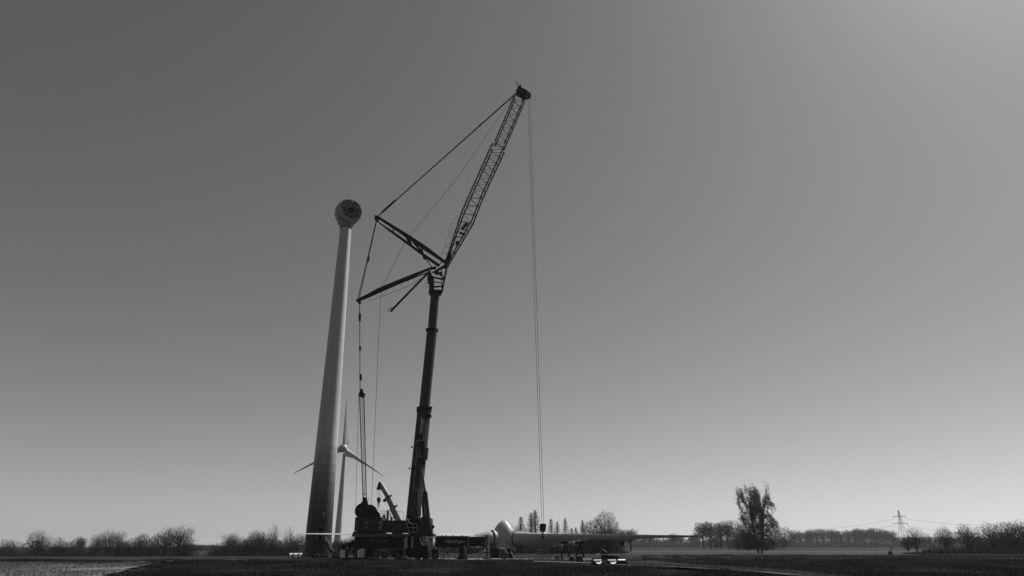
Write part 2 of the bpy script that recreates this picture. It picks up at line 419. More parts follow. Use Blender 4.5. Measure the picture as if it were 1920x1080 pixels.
# left wood: single trees that stand out
LW = 'trees standing out of the wood on the left'
left = [
 ('fan', 66, 995, 288, 'wide bare tree with forked trunk in front of the wood, nearest the left edge', 1.15, 0, .3),
 ('sparse', 20, 1010, 296, 'low thin bare tree at the far left end of the wood', 1.0, 0, .9),
 ('fan', 178, 996, 290, 'bare tree with a slim straight trunk, left one of the close trio before the wood', .85, 1, 1.2),
 ('fan', 199, 993, 288, 'bare tree with twin leaning stems, middle one of the close trio before the wood', .85, 2, 2.2),
 ('fan', 217, 995, 292, 'bare tree with a ragged crown, right one of the close trio before the wood', .7, 0, 3.9),
 ('bushy', 106, 1007, 300, 'small grey tree just right of the wide bare tree on the left', 1.0, 0, .2),
 ('bushy', 133, 1006, 302, 'low rounded tree in the middle of the left wood', 1.0, 1, 1.0),
 ('avenue', 147, 1007, 306, 'thin topped tree between the low trees and the close trio', .9, 1, 1.0),
 ('bushy', 238, 1008, 300, 'dense low tree right behind the close trio', 1.3, 0, 2.6),
 ('round', 261, 999, 296, 'round headed tree left of the big dark trees', .8, 1, .8),
 ('bushy', 282, 999, 292, 'dark dense tree, leftmost of the high clump by the gap', .9, 1, .5),
 ('fan', 305, 988, 290, 'tall tree with arching crown beside the biggest tree of the left wood', .95, 1, 5.0),
 ('fan', 330, 984, 284, 'biggest tree of the left wood, broad dark crown at its right end', 1.2, 2, .4),
 ('bushy', 345, 1008, 286, 'low bush at the foot of the biggest left tree', 1.2, 0, 4.0),
]
for i, (k, px, top, Y, lab, wd, va, ro) in enumerate(left):
    tree(k, px, top, Y, lab, wid=wd, variant=va, rot=ro, group=LW)
MW = 'trees between the gap and the tower'
mid = [
 ('bushy', 405, 1018, 296, 'lowest bush at the right side of the gap in the wood', 1.3, 0, 0),
 ('fan', 424, 1000, 292, 'feathery pale tree, first after the gap', .8, 0, 1),
 ('fan', 434, 995, 300, 'slim bare tree with open twigs behind the first pale tree after the gap', .7, 1, 2),
 ('bushy', 446, 1006, 286, 'dark rounded bush before the pale trees after the gap', 1.1, 1, 2),
 ('bushy', 463, 1004, 290, 'grey bush with leaning stems in the middle of the tree belt', .9, 0, 3),
 ('fan', 474, 993, 290, 'tree with swept crown in the middle of the belt left of the tower', .9, 2, 1.5),
 ('round', 488, 995, 292, 'tree with pale trunk and rounded head left of the spiky bare tree', .8, 0, 1),
 ('sparse', 509, 979, 288, 'spiky bare tree, tallest between the gap and the tower', .8, 0, 0),
 ('bushy', 504, 1000, 284, 'oval dark tree just below the spiky bare tree', .7, 0, 1),
 ('bushy', 520, 1008, 288, 'low grey bush between the spiky tree and the forked bare tree', 1.2, 1, 4),
 ('sparse', 537, 986, 290, 'forked bare tree close to the blade tip', .9, 0, 2.2),
 ('bushy', 548, 1000, 286, 'wide dark bush left of the tower foot', 1.6, 1, 1),
 ('bushy', 560, 1004, 292, 'bush half hidden by the left edge of the tower', 1.3, 0, 2),
]
for i, (k, px, top, Y, lab, wd, va, ro) in enumerate(mid):
    tree(k, px, top, Y, lab, wid=wd, variant=va, rot=ro, group=MW)
BT = 'trees seen between tower and crane'
for k, px, top, Y, lab, wd, va, ro in [
 ('bushy', 628, 1012, 215, 'low bush right of the tower door stairs', 1.5, 0, 1),
 ('round', 645, 1009, 220, 'dark low tree between the two turbine towers and the crane', 1.5, 0, 1),
 ('fan', 662, 1000, 230, 'bare tree peeping over the crane deck at its left end', 1.1, 1, 1)]:
    tree(k, px, top, Y, lab, wid=wd, variant=va, rot=ro, group=BT, base_z=0)
CT = 'upright trees behind the lying rotor blade'
ctr = [
 ('bushy', 968, 985, 200, 'dark low tree touching the rotor hub on its right', .9, 0, .4),
 ('slim', 977, 970, 205, 'slim upright tree just right of the rotor hub', 1.3, 0, .4),
 ('slim', 996, 963, 206, 'tall slim tree, left one of the pair beside the hook block', 1.2, 1, 1.4),
 ('slim', 1004, 958, 204, 'tallest slim tree, right one of the pair beside the hook block', 1.3, 2, 2.4),
 ('slim', 1034, 974, 212, 'pale slim tree, first to the right of the hook block', 1.1, 0, 3.4),
 ('slim', 1046, 979, 212, 'darker slim tree, second to the right of the hook block', 1.2, 1, 4.4),
 ('slim', 1061, 973, 212, 'pointed slim tree, third to the right of the hook block', 1.0, 2, 5.4),
 ('slim', 1073, 991, 214, 'small bushy tree, fourth to the right of the hook block', 1.5, 0, .9),
 ('slim', 1081, 990, 214, 'stubby pale tree, fifth to the right of the hook block', 1.4, 1, 2),
 ('slim', 1094, 976, 212, 'slim tree with a bare leader left of the big round tree', 1.0, 2, 3),
 ('bushy', 1109, 985, 208, 'bush merging into the left side of the big round tree', 1.0, 1, 3),
 ('bushy', 1131, 958, 206, 'big dome shaped tree behind the middle of the right blade', 1.1, 0, 2),
 ('bushy', 1146, 978, 204, 'dark side tree leaning against the big dome shaped tree', 1.0, 1, 5),
 ('avenue', 1166, 993, 300, 'small open tree right of the big dome shaped tree', 1.0, 0, 3),
 ('avenue', 1183, 992, 300, 'small double headed tree before the gap above the blade', 1.4, 1, 4),
]
for k, px, top, Y, lab, wd, va, ro in ctr:
    tree(k, px, top, Y, lab, wid=wd, variant=va, rot=ro, group=CT, base_z=0)
RT = 'trees around the big tree on the right'
rgt = [
 ('avenue', 1320, 980, 560, 'tree with pale stems, leftmost of the clump left of the big tree', 1.2, 0, 0),
 ('avenue', 1333, 978, 560, 'second tree of the clump left of the big tree', 1.0, 1, 1),
 ('bushy', 1344, 981, 560, 'third tree of the clump left of the big tree', .8, 0, 1),
 ('avenue', 1353, 977, 560, 'flat topped tree, fourth of the clump left of the big tree', .8, 2, 2),
 ('avenue', 1366, 978, 560, 'last tree of the clump, just left of the big tree', .9, 0, 3),
 ('bushy', 1385, 973, 420, 'bushy tree half covered by the left side of the big tree', 1.1, 0, 4),
 ('bushy', 1403, 978, 330, 'dark bush directly behind the twin trunks of the big tree', 1.1, 1, 5),
 ('bushy', 1437, 988, 330, 'lower bush behind the right side of the big tree', 1.6, 1, 0),
 ('bushy', 1468, 987, 640, 'round grey tree just right of the big tree', 1.3, 0, 1),
]
for k, px, top, Y, lab, wd, va, ro in rgt:
    tree(k, px, top, Y, lab, wid=wd, variant=va, rot=ro, group=RT, base_z=0)
rnd = random.Random(5)
avx = [1490, 1501, 1515, 1523, 1535, 1545, 1560, 1569, 1579, 1594, 1606, 1616, 1625, 1634, 1642, 1649, 1658, 1666, 1675]
for i, px in enumerate(avx):
    tree('avenue', px + rnd.uniform(-1.5, 1.5), 993 + rnd.uniform(-2.5, 3) - (2 if px > 1590 else 0), 930,
         'small bare tree, %s of the distant row over the far wood' % ORD[i], wid=rnd.uniform(.9, 1.3), variant=i, rot=rnd.uniform(0, 6),
         group='distant row of bare trees right of the big tree', base_z=0)
for i, px in enumerate([1208, 1220, 1262, 1268, 1276, 1300, 1306]):
    tree('avenue', px, 1001 + rnd.uniform(-2, 3), 980, 'tiny distant tree, %s of those just over the right blade' % (ORD[i] if i < 6 else 'rightmost'), wid=1.2, variant=i, rot=i,
         group='tiny distant trees over the blade', base_z=0)
NR = 'trees along the hedge at the right edge'
for k, px, top, Y, lab, wd, va, ro in [
 ('fan', 1721, 989, 215, 'bare tree right of the pylon, at the left end of the hedge', 1.05, 0, 1.0),
 ('round', 1704, 1006, 230, 'small tree at the foot of the pylon', 1.0, 0, 1),
 ('sparse', 1744, 997, 330, 'thin little tree between the first two hedge trees', .8, 0, 1),
 ('fan', 1779, 984, 213, 'second tree along the hedge, with an upright dark trunk', 1.05, 1, 2.0),
 ('round', 1820, 982, 213, 'third tree along the hedge, dense and domed', 1.05, 0, .5),
 ('bushy', 1842, 1000, 226, 'grey bushy tree right of the dense domed tree', .9, 1, 2.5),
 ('fan', 1866, 979, 212, 'fourth tree along the hedge, dark trunk and wide crown', 1.05, 2, 3.2),
 ('bushy', 1886, 996, 226, 'thicket behind the fourth hedge tree', 1.2, 0, 2.5),
 ('round', 1903, 977, 214, 'dense tree close to the right edge of the picture', 1.2, 1, 3.0),
 ('fan', 1930, 974, 212, 'tree cut by the right edge of the picture', 1.3, 0, 3.2)]:
    tree(k, px, top, Y, lab, wid=wd, variant=va, rot=ro, group=NR, base_z=0)

# the big double trunked tree
def big_tree():
    b = base_at(1424, 223)
    t = empty('poplar_tree', b, 'tall lone tree with two slender trunks and streaky drooping foliage, right of centre', 'tree')
    rng = np.random.default_rng(8); R = random.Random(8)
    W = lambda px, py: np.array(at(px, py, 223) - b)
    poly = [(1398, 1028), (1392, 1005), (1391, 985), (1386, 962), (1381, 942), (1385, 930), (1393, 919), (1403, 914), (1409, 917), (1413, 930), (1417, 915), (1421, 912), (1431, 919), (1439, 930), (1444, 945), (1448, 962), (1454, 975), (1452, 1000), (1446, 1024)]
    def inside(x, y):
        c = False; n = len(poly)
        for i in range(n):
            (x1, y1), (x2, y2) = poly[i], poly[(i + 1) % n]
            if (y1 > y) != (y2 > y) and x < (x2 - x1) * (y - y1) / (y2 - y1) + x1: c = not c
        return c
    root = W(1424, 1010); pts = []; k = 0
    while k < 200:
        x, y = (R.uniform(1380, 1456), R.uniform(912, 1028)) if k < 165 else (R.uniform(1409, 1424), R.uniform(924, 1000))
        if not inside(x, y) or (y > 990 and R.random() < .35): continue
        if abs(x - 1414) < 2 and y < 922: continue
        k += 1
        c = W(x, y); c[1] = R.uniform(-3.2, 3.2) * (1 if y < 1000 else .8); d = (c - root); d /= np.linalg.norm(d)
        d = d * .8 + np.array([0, 0, .5]) + rng.normal(size=3) * .12
        if x > 1436: d = np.array([.45, 0, -.8 if y > 940 else .6])          # outer right limbs droop
        d /= np.linalg.norm(d); e = rng.normal(size=(38, 3)) * .24
        q = c + e + d * rng.normal(size=(38, 1)) * .85
        pts.append(q)
    pts = np.concatenate(pts); pts = pts[pts[:, 2] > 1.2]
    tr1 = np.array([W(*p) for p in ((1422.5, 1038), (1420, 1022), (1417, 1005), (1412.5, 988), (1409, 970), (1407.5, 955))])
    tr2 = np.array([W(*p) for p in ((1428.5, 1038), (1430, 1022), (1430, 1005), (1430.5, 988), (1431, 972), (1430, 955))])
    left_ = np.linalg.norm(pts - W(1405, 965), axis=1) < np.linalg.norm(pts - W(1434, 965), axis=1)
    tp_, cp_ = [], []
    for tr_, sel in ((tr1, left_), (tr2, ~left_)):
        tm, parts = crown_tree(3, pts[sel], tr_, w=.30, tip=.016, twig=.014, pw=.40, twigs=3, tl=.55, leaves=20000, leaf=.085, rmax=.30, split=30, up=.25)
        tp_.append(tm); cp_ += parts
    vs, fs, n = [], [], 0
    for me in tp_:
        v = np.zeros(len(me.vertices) * 3); me.vertices.foreach_get('co', v); v = v.reshape(-1, 3); f = np.array([p.vertices[:] for p in me.polygons]); vs.append(v); fs.append(f + n); n += len(v)
    o = bpy.data.objects.new('trunk', np_mesh('trunk', [(np.concatenate(vs), np.concatenate(fs))], M['bark'])); COL.objects.link(o); o.parent = t
    o = bpy.data.objects.new('crown', np_mesh('crown', cp_, M['leafy'])); COL.objects.link(o); o.parent = t
big_tree()

# masses of twigs that read as one wood / hedge
def mass(name, blobs, n, size, aspect, m, seed, up=1.2, stems=0, label=None, cat=None):
    rng = np.random.default_rng(seed); B = np.array(blobs, float)      # x y z rx ry rz
    wgt = B[:, 3] * B[:, 5]; wgt /= wgt.sum(); idx = rng.choice(len(B), n, p=wgt)
    u = rng.normal(size=(n, 3)); u /= np.linalg.norm(u, axis=1, keepdims=True); u *= rng.uniform(.1, 1, (n, 1)) ** .4
    u[:, 2] = np.abs(u[:, 2])
    c = B[idx, :3] + u * B[idx, 3:]
    d = u * np.array([1, 1, .6]) + rng.normal(size=(n, 3)) * .5 + np.array([0, 0, up])
    parts = [leaf_quads(rng, c, size, aspect, d)]
    if stems:
        k = rng.integers(0, len(B), stems); x = B[k, 0] + rng.uniform(-1, 1, stems) * B[k, 3]; y = B[k, 1] - np.abs(rng.uniform(0, 1, stems)) * B[k, 4]
        z0 = B[k, 2]; h = B[k, 5] * rng.uniform(.5, 1.0, stems); ln = rng.normal(size=stems) * .12 * h
        parts.append(prisms(np.stack([x, y, z0], 1), np.stack([x + ln, y, z0 + h], 1), np.full(stems, size * .12), np.full(stems, size * .06), 4))
    me = np_mesh(name, parts, m); o = bpy.data.objects.new(name, me); COL.objects.link(o); tag(o, label, cat, kind='stuff'); return o
def blobline(pxs, tops, Y, z, step, rz_jit, seed, depth=5, wfac=1.2, Yjit=4):
    R = random.Random(seed); out_ = []; px = pxs[0]
    while px < pxs[-1]:
        top = np.interp(px, pxs, tops); YY = Y + R.uniform(-Yjit, Yjit)
        zz = gz((px - 960) / F * YY * 1.07, YY) if z is None else z
        b = base_at(px, YY, zz); h = (at(px, top, YY).z - zz) * R.uniform(1 - rz_jit, 1 + rz_jit * .3)
        out_.append((b.x, b.y, zz - .2, step / ppm(YY) * wfac, depth, max(.5, h)))
        px += step * R.uniform(.7, 1.1)
    return out_
mass('wood_left', blobline([-160, 0, 40, 95, 150, 230, 290, 330, 352, 362], [1012, 1013, 1016, 1015, 1014, 1012, 1008, 1007, 1012, 1030], 302, None, 11, .55, 3), 26000, .55, .10, M['bush'], 4, stems=260,
     label='low tangled wood of bare bushes along the left of the field', cat='wood')
mass('wood_middle', blobline([392, 410, 440, 480, 520, 560, 600, 640, 700], [1034, 1024, 1014, 1010, 1012, 1010, 1010, 1012, 1012], 300, None, 11, .55, 5), 18000, .5, .10, M['bush'], 6, stems=200,
     label='belt of bushes between the gap and the tower', cat='wood')
mass('wood_centre', blobline([600, 700, 900, 1000, 1100, 1150, 1172], [1018, 1014, 1012, 1012, 1010, 1014, 1030], 214, 0, 9, .3, 7, depth=3), 24000, .42, .12, M['bush'], 8, stems=200,
     label='belt of bushes behind the crane and the right blade', cat='wood')
mass('far_wood_left', blobline([340, 362, 400, 450], [1021, 1020.5, 1021, 1022], 780, -4.5, 7, .06, 9, depth=12, Yjit=6), 9000, 1.1, .3, M['bush'], 10, stems=60,
     label='distant wood closing the gap between the trees on the left', cat='wood')
mass('far_wood_right', blobline([1100, 1190, 1300, 1500, 1700, 1920, 2100], [1010, 1008, 1008, 1009, 1006, 1004, 1004], 1000, 0, 7, .04, 11, depth=14, Yjit=8), 42000, 1.5, .25, M['bush'], 12, stems=500,
     label='distant even topped wood along the horizon on the right', cat='wood')
mass('hedge', blobline([1698, 1712, 1760, 1850, 1920, 2080], [1034, 1032, 1029, 1026, 1024, 1022], 196, 0, 7, .3, 13, depth=2.2, Yjit=1), 15000, .24, .22, M['bush'], 14, up=.6, stems=60,
     label='dark low hedge on the right below the row of trees', cat='hedge')
mass('thicket_right', blobline([1740, 1800, 1850, 1920, 2080], [1021, 1018, 1013, 1006, 1000], 236, 0, 9, .3, 15, depth=4), 14000, .42, .13, M['bush'], 16, stems=100,
     label='thicket of bushes behind the hedge trees on the right', cat='thicket')
def shrub(px, Y, hpx, wpx, label, seed):
    b = base_at(px, Y, 0); h = hpx / ppm(Y); w_ = wpx / 2 / ppm(Y)
    rng = np.random.default_rng(seed); n = 900
    u = rng.normal(size=(n, 3)); u /= np.linalg.norm(u, axis=1, keepdims=True); u *= rng.uniform(.3, 1, (n, 1)); u[:, 2] = abs(u[:, 2])
    me = np_mesh('foliage', [leaf_quads(rng, u * np.array([w_, w_, h]), .12, .4, u + rng.normal(size=(n, 3)) * .4)], M['bush'])
    t = empty('shrub', b, label, 'shrub'); o = bpy.data.objects.new('foliage', me); COL.objects.link(o); o.parent = t
    s = MB()
    for k in range(5): s.tube(b, b + V(math.cos(k * 1.3) * w_ * .5, math.sin(k * 1.3) * w_ * .5, h * .7), .02, .01, n=4)
    s.build('stem', M['bark'], t)
shrub(1670, 186, 7, 8, 'small dark shrub alone on the pasture left of the hedge', 3)
shrub(1672, 400, 4, 4, 'tiny dark bush at the edge of the distant field near the pylon', 4)
# earth heaps and grass tufts
def heap(px, Y, wpx, hpx, label, seed):
    b = base_at(px, Y); w_ = wpx / ppm(Y); h = hpx / ppm(Y); n, k = 26, 7; vs = []; fs = []
    R = random.Random(seed)
    for j in range(k + 1):
        for i in range(n):
            r = j / k; q = 2 * math.pi * i / n; x = math.cos(q) * r * w_ / 2; y = math.sin(q) * r * w_ / 3
            z = h * (1 - r ** 1.6) * (1 + .5 * mn.noise(Vector((x * 1.5 + seed, y * 1.5, 0)))) + (0 if j == k else .04 * R.random()) - (.03 if j == k else 0)
            vs.append(b + V(x, y, z))
    for j in range(k):
        for i in range(n): fs.append((j * n + i, j * n + (i + 1) % n, (j + 1) * n + (i + 1) % n, (j + 1) * n + i))
    s = MB(); s.add(vs, fs); o = s.build('earth_heap', M['soil'], base=b, smooth=True); tag(o, label, 'earth heap', 'earth heaps beyond the track')
heap(1232, 130, 42, 6, 'widest dark earth heap on the field right of the crates', 1)
heap(1256, 128, 18, 4, 'small earth heap just right of the widest heap', 2)
heap(1195, 132, 24, 3, 'flat earth heap between the tripod and the widest heap', 3)
heap(1285, 134, 22, 3, 'low earth heap farthest to the right of the crates', 5)

def tufts(name, pts, n, h, spread, m, seed, label):
    rng = np.random.default_rng(seed); P = np.array([(p[0], p[1]) for p in pts], float)
    seg = rng.integers(0, len(P) - 1, n); t = rng.uniform(0, 1, (n, 1))
    xy = P[seg] * (1 - t) + P[seg + 1] * t + rng.normal(size=(n, 2)) * spread
    hh = h * rng.uniform(.3, 1.3, n)
    p0 = np.stack([xy[:, 0], xy[:, 1], np.full(n, 0.0)], 1); p1 = p0 + np.stack([rng.normal(size=n) * .1, rng.normal(size=n) * .1, hh], 1)
    me = np_mesh(name, [prisms(p0, p1, np.full(n, .02), np.full(n, .004), 3)], m); o = bpy.data.objects.new(name, me); COL.objects.link(o); tag(o, label, 'grass', kind='stuff')
M['straw'] = mat('straw', .10, .9, .5, .3, spec=.1)
M['dry_grass'] = mat('dry_grass', .075, .9, .4, .8)
M['green_grass'] = mat('green_crop', .016, .9, .35, .10, spec=.05)
vt = [G(x, y - 2.2) for x, y in tk]
tufts('dry_grass', [(q.x, q.y) for q in vt], 9000, .28, .35, M['dry_grass'], 3, 'fringe of dry grass along the pale track')
tufts('dry_grass_left', [(-52, 116), (-75, 112), (-110, 106)], 3000, .22, .9, M['dry_grass'], 5, 'dry grass along the edge of the field left of the tower')
rng = np.random.default_rng(21); n = 130000
yy = 50 + 68 * rng.uniform(0, 1, n) ** 1.1; xx = rng.uniform(-1, 1, n) * yy * .80
keep = ~((xx < -30) & (xx < (G(250, 1065).x + (yy - G(250, 1065).y) * -1.1)))
xx = xx[keep]; yy = yy[keep]
y2_ = rng.uniform(117, 179, 22000); x2_ = rng.uniform(.17, .80, 22000) * y2_
xx = np.concatenate([xx, x2_]); yy = np.concatenate([yy, y2_]); n = len(xx)
dmin = np.full(len(xx), 9e9)
for q0, q1 in zip(tk[:-1], tk[1:]):
    g0, g1 = G(*q0), G(*q1); vx, vy = g1.x - g0.x, g1.y - g0.y; tt = np.clip(((xx - g0.x) * vx + (yy - g0.y) * vy) / (vx * vx + vy * vy), 0, 1)
    dmin = np.minimum(dmin, np.hypot(xx - g0.x - tt * vx, yy - g0.y - tt * vy) - (g0.y * .018 - .6).__abs__())
keep = (dmin > .3) & ~((xx > 8) & (xx < 21) & (yy > 80) & (yy < 110)); xx = xx[keep]; yy = yy[keep]; n = len(xx)
zz = np.array([gz(a, b) + rough(a, b) for a, b in zip(xx, yy)])
p0 = np.stack([xx, yy, zz - .02], 1); p1 = p0 + np.stack([rng.normal(size=n) * .09, rng.normal(size=n) * .09, rng.uniform(.10, .26, n) * np.array([max(.25, 1 + 1.3 * mn.noise(Vector((x * .22, y * .07, 9)))) for x, y in zip(xx, yy)])], 1)
me = np_mesh('crop_blades', [prisms(p0, p1, np.full(n, .035), np.full(n, .004), 3)], M['green_grass'])
o = bpy.data.objects.new('crop_blades', me); COL.objects.link(o); tag(o, 'short dark crop growing over the near field', 'crop', kind='stuff')

g_ = np.random.default_rng(77); n = 26000
yy = g_.uniform(48, 93, n); xx = g_.uniform(-75, -20, n)
l0, l1 = G(278, 1060.5), G(200, 1080); lx = l0.x + (yy - l0.y) * (l1.x - l0.x) / (l1.y - l0.y)
ok = xx < lx - .5 + g_.normal(size=n) * .8; patch = np.array([mn.noise(Vector((x * .16, y * .10, 5))) for x, y in zip(xx, yy)]); ok &= patch > -.12 + g_.normal(size=n) * .12
xx, yy = xx[ok], yy[ok]; n = len(xx); p0 = np.stack([xx, yy, np.full(n, .1)], 1)
me = np_mesh('stubble_straw', [prisms(p0, p0 + np.stack([g_.normal(size=n) * .09, g_.normal(size=n) * .09, g_.uniform(.06, .22, n)], 1), np.full(n, .03), np.full(n, .012), 3)], M['straw'])
o = bpy.data.objects.new('stubble_straw', me); COL.objects.link(o); tag(o, 'cut straw stubble standing on the pale field at the lower left', 'stubble', kind='stuff')
# pale stones / puddles along the left field edge
for i, (px, py, wpx) in enumerate([(214, 1056, 10), (240, 1055.5, 12), (262, 1055, 9), (318, 1053.5, 14), (436, 1051.5, 8), (459, 1051.5, 7)]):
    c = G(px, py); w_ = wpx / ppm(c.y)
    s = MB(); R = random.Random(i)
    pts = [V(c.x + math.cos(q) * w_ / 2 * R.uniform(.8, 1.1), c.y + math.sin(q) * .8 * R.uniform(.8, 1.1), .02) for q in np.linspace(0, 2 * math.pi, 11)[:-1]]
    s.prism(pts, V(0, 0, .13)); tag(s.build('chalk_patch', M['chalk'], base=c), ('flat pale stone, %s of six at the dark field edge' % ORD[i]), 'stone', 'flat pale stones on the left')
# ------------------------------------------------------------------ turbine tower without rotor
def tower(px, Y, topy, rb, rt, base, bands, label, name='turbine_tower', zt=None, n=48):
    b = base_at(px, Y); zt = at(px, topy, Y).z
    t = base or empty(name, b, label, 'wind turbine'); b = wloc(t)
    R_ = lambda z: rb + (rt - rb) * z / zt
    zs = [(0, bands[0])]
    edges = [0] + [at(px, py, Y).z for py in bands[1]] 
    mats = bands[2]
    for i, z0 in enumerate(edges):
        z1 = edges[i + 1] if i + 1 < len(edges) else zt
        nn = 2 if i + 1 < len(edges) else 8
        s = MB(); prof = [(z0 + (z1 - z0) * k / nn, R_(z0 + (z1 - z0) * k / nn)) for k in range(nn + 1)]
        s.lathe(b, (0, 0, 1), prof, n); s.build('tower_section', mats[i], t, smooth=True)
    return t, b, zt, R_
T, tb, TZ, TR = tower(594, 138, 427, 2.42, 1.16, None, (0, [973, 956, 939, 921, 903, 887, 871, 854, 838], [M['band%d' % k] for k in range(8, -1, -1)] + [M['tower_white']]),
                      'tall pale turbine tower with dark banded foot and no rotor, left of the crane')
for zf in (.30, .46, .62, .80):
    z = TZ * zf; s = MB(); s.lathe(tb + V(0, 0, z), (0, 0, 1), [(-.03, TR(z) + .004), (-.03, TR(z) + .02), (.03, TR(z) + .02), (.03, TR(z) + .004)], 48); s.build('weld_seam', M['tower_white'], T, smooth=True)
s = MB(); s.lathe(tb + V(0, 0, TZ - .25), (0, 0, 1), [(0, TR(TZ) + .02), (.02, TR(TZ) + .1), (.22, TR(TZ) + .1), (.25, TR(TZ))], 48); s.build('yaw_ring', M['seam'], T, smooth=True)
# door, frame and stairs (facing the camera, slightly to the right)
tocam = (Vector((0, 0, 0)) - Vector((tb.x, tb.y, 0))).normalized()
ang0 = math.atan2(tocam.y, tocam.x) + math.radians(4); dn = V(math.cos(ang0), math.sin(ang0), 0); dt = V(-dn.y, dn.x, 0)
zd0 = at(598, 1014, 135.6).z; zd1 = at(598, 989, 135.6).z
c = tb + dn * (TR(zd0) + .02) + dt * .05
s = MB(); s.bar(c + V(0, 0, zd0 + .1), c + V(0, 0, zd1 - .12), .72, .12, ref=dn); door = s.build('door', M['gen_dark'], T)
s = MB()
for sg in (-1, 1): s.bar(c + dt * (.46 * sg) + V(0, 0, zd0), c + dt * (.46 * sg) + V(0, 0, zd1), .14, .3, ref=dn)
s.bar(c + dt * -.53 + V(0, 0, zd1), c + dt * .53 + V(0, 0, zd1), .16, .3, ref=dn); s.bar(c + dt * -.53 + V(0, 0, zd0), c + dt * .53 + V(0, 0, zd0), .12, .3, ref=dn)
s.build('door_frame', M['grey_box'], T)
s = MB(); s.tube(c + dn * .1 + dt * .25 + V(0, 0, zd0 + .9), c + dn * .1 + dt * .25 + V(0, 0, zd0 + 1.15), .03); s.build('handle', M['rail'], door)
pc = tb + dn * (TR(0) + .75)
s = MB(); s.bar(pc + dt * -.9 + V(0, 0, zd0 - .2), pc + dt * 1.0 + V(0, 0, zd0 - .2), .16, 1.5, ref=dn); s.bar(pc + dt * -.9 + V(0, 0, zd0 - .5), pc + dt * .9 + V(0, 0, zd0 - .5), .5, 1.2, ref=dn)
s.build('landing', M['steel'], T)
for sd_ in (-.6, .6):
    s = MB(); s.bar(pc + dt * 1.0 + dn * sd_ + V(0, 0, zd0 - .2), pc + dt * 2.5 + dn * sd_ + V(0, 0, .3), .22, .06, ref=dn); s.build('stair_stringer', M['steel'], T)
    s = MB(); s.tube(pc + dt * 1.0 + dn * sd_ + V(0, 0, zd0 + .75), pc + dt * 2.6 + dn * sd_ + V(0, 0, 1.2), .03); s.tube(pc + dt * 1.0 + dn * sd_ + V(0, 0, zd0 + .75), pc + dt * 1.0 + dn * sd_ + V(0, 0, zd0 - .2), .03)
    s.tube(pc + dt * 2.6 + dn * sd_ + V(0, 0, 1.2), pc + dt * 2.6 + dn * sd_ + V(0, 0, .1), .03); s.build('handrail', M['rail'], T)
for k in range(9):
    q = k / 9; s = MB(); s.bar(pc + dt * (1.1 + 1.4 * q) + dn * -.6 + V(0, 0, (zd0 - .25) * (1 - q) + .25 * q), pc + dt * (1.1 + 1.4 * q) + dn * .6 + V(0, 0, (zd0 - .25) * (1 - q) + .25 * q), .05, .26, ref=dt); s.build('step', M['rail'], T)
# small sign on the dark band
pz = at(603, 964, 135.6).z; cc = tb + dn * (TR(pz) + .015) + dt * .35
for dz, ww in ((.0, .28), (.22, .2), (.44, .28)):
    s = MB(); s.bar(cc + dt * -ww / 2 + V(0, 0, pz - .2 + dz), cc + dt * ww / 2 + V(0, 0, pz - .2 + dz), .11, .03, ref=dn); s.build('number_plate_stroke', M['letter'], T)
# foundation ring
s = MB(); s.lathe(tb, (0, 0, 1), [(0, 3.1), (.22, 3.1), (.26, 3.0), (.26, 2.3)], 40); tag(s.build('foundation_ring', M['concrete'], T, smooth=True))
# nacelle: egg with its open generator ring facing the camera and a little to the right
na = math.atan2(tocam.y, tocam.x) + math.radians(19)
ax = V(math.cos(na), math.sin(na), 0)
fc = at(656, 391.5, 0.1); 
# face centre lies on the axis through the tower top
nc = tb + V(0, 0, TZ + 3.25)           # point above the tower axis at hub height
RF = 2.58
s = MB()
prof = [(-2.9, .05), (-2.82, .55), (-2.6, 1.05), (-2.2, 1.6), (-1.7, 2.05), (-1.0, 2.42), (-.3, 2.64), (.5, 2.75), (1.5, 2.74), (2.1, 2.66), (2.25, 2.54), (2.25, 2.34), (1.7, 2.30)]
s.lathe(nc, ax, prof, 64); s.build('nacelle_shell', M['nacelle'], T, smooth=True)
s = MB(); s.lathe(tb + V(0, 0, TZ - .02), (0, 0, 1), [(0, 1.22), (.3, 1.40), (.6, 1.60), (.9, 1.78), (1.15, 1.86), (1.4, 1.8)], 48); s.build('nacelle_neck', M['nacelle'], T, smooth=True)
fcx = nc + ax * 2.2
def ring(o_, a_, r0, r1, th, name, m, par, n=56):
    s = MB(); s.lathe(o_, a_, [(0, r0), (0, r1), (th, r1), (th, r0)], n)
    # lathe closes its ends with discs; leave only the ring by dropping the two caps
    s.f = s.f[:-2]; k = n; L_ = len(s.v) - 4 * n
    s.f += [(L_ + i, L_ + (i + 1) % n, L_ + 3 * n + (i + 1) % n, L_ + 3 * n + i) for i in range(n)]
    return s.build(name, m, par, smooth=True)
s = MB(); s.lathe(fcx - ax * .45, ax, [(0, 2.25), (.02, 2.24)], 56); face = s.build('generator_disc', M['gen_dark'], T)
ring(fcx + ax * .02, ax, 2.30, 2.50, .12, 'outer_ring', M['tower_white'], T)
ring(fcx - ax * .2, ax, 2.10, 2.28, .14, 'stator_ring', M['gen_dark'], T)
ring(fcx - ax * .25, ax, 1.72, 2.08, .2, 'rotor_ring', M['gen_grey'], T)
ring(fcx - ax * .3, ax, .72, .98, .2, 'inner_ring', M['gen_grey'], T)
ring(fcx, ax, .40, .68, .3, 'bearing_ring', M['gen_dark'], T)
t_, a_, b_ = frame(fcx, fcx + ax, V(0, 0, 1))
for k in range(18):
    q = 2 * math.pi * k / 18 + .1
    if k in (4, 9, 14): continue
    d = a_ * math.cos(q) + b_ * math.sin(q)
    s = MB(); s.bar(fcx + d * .84 - ax * .1, fcx + d * 1.75 - ax * .1, .16 if k % 3 else .34, .14, ref=ax); s.build('spoke', M['gen_grey'], T)
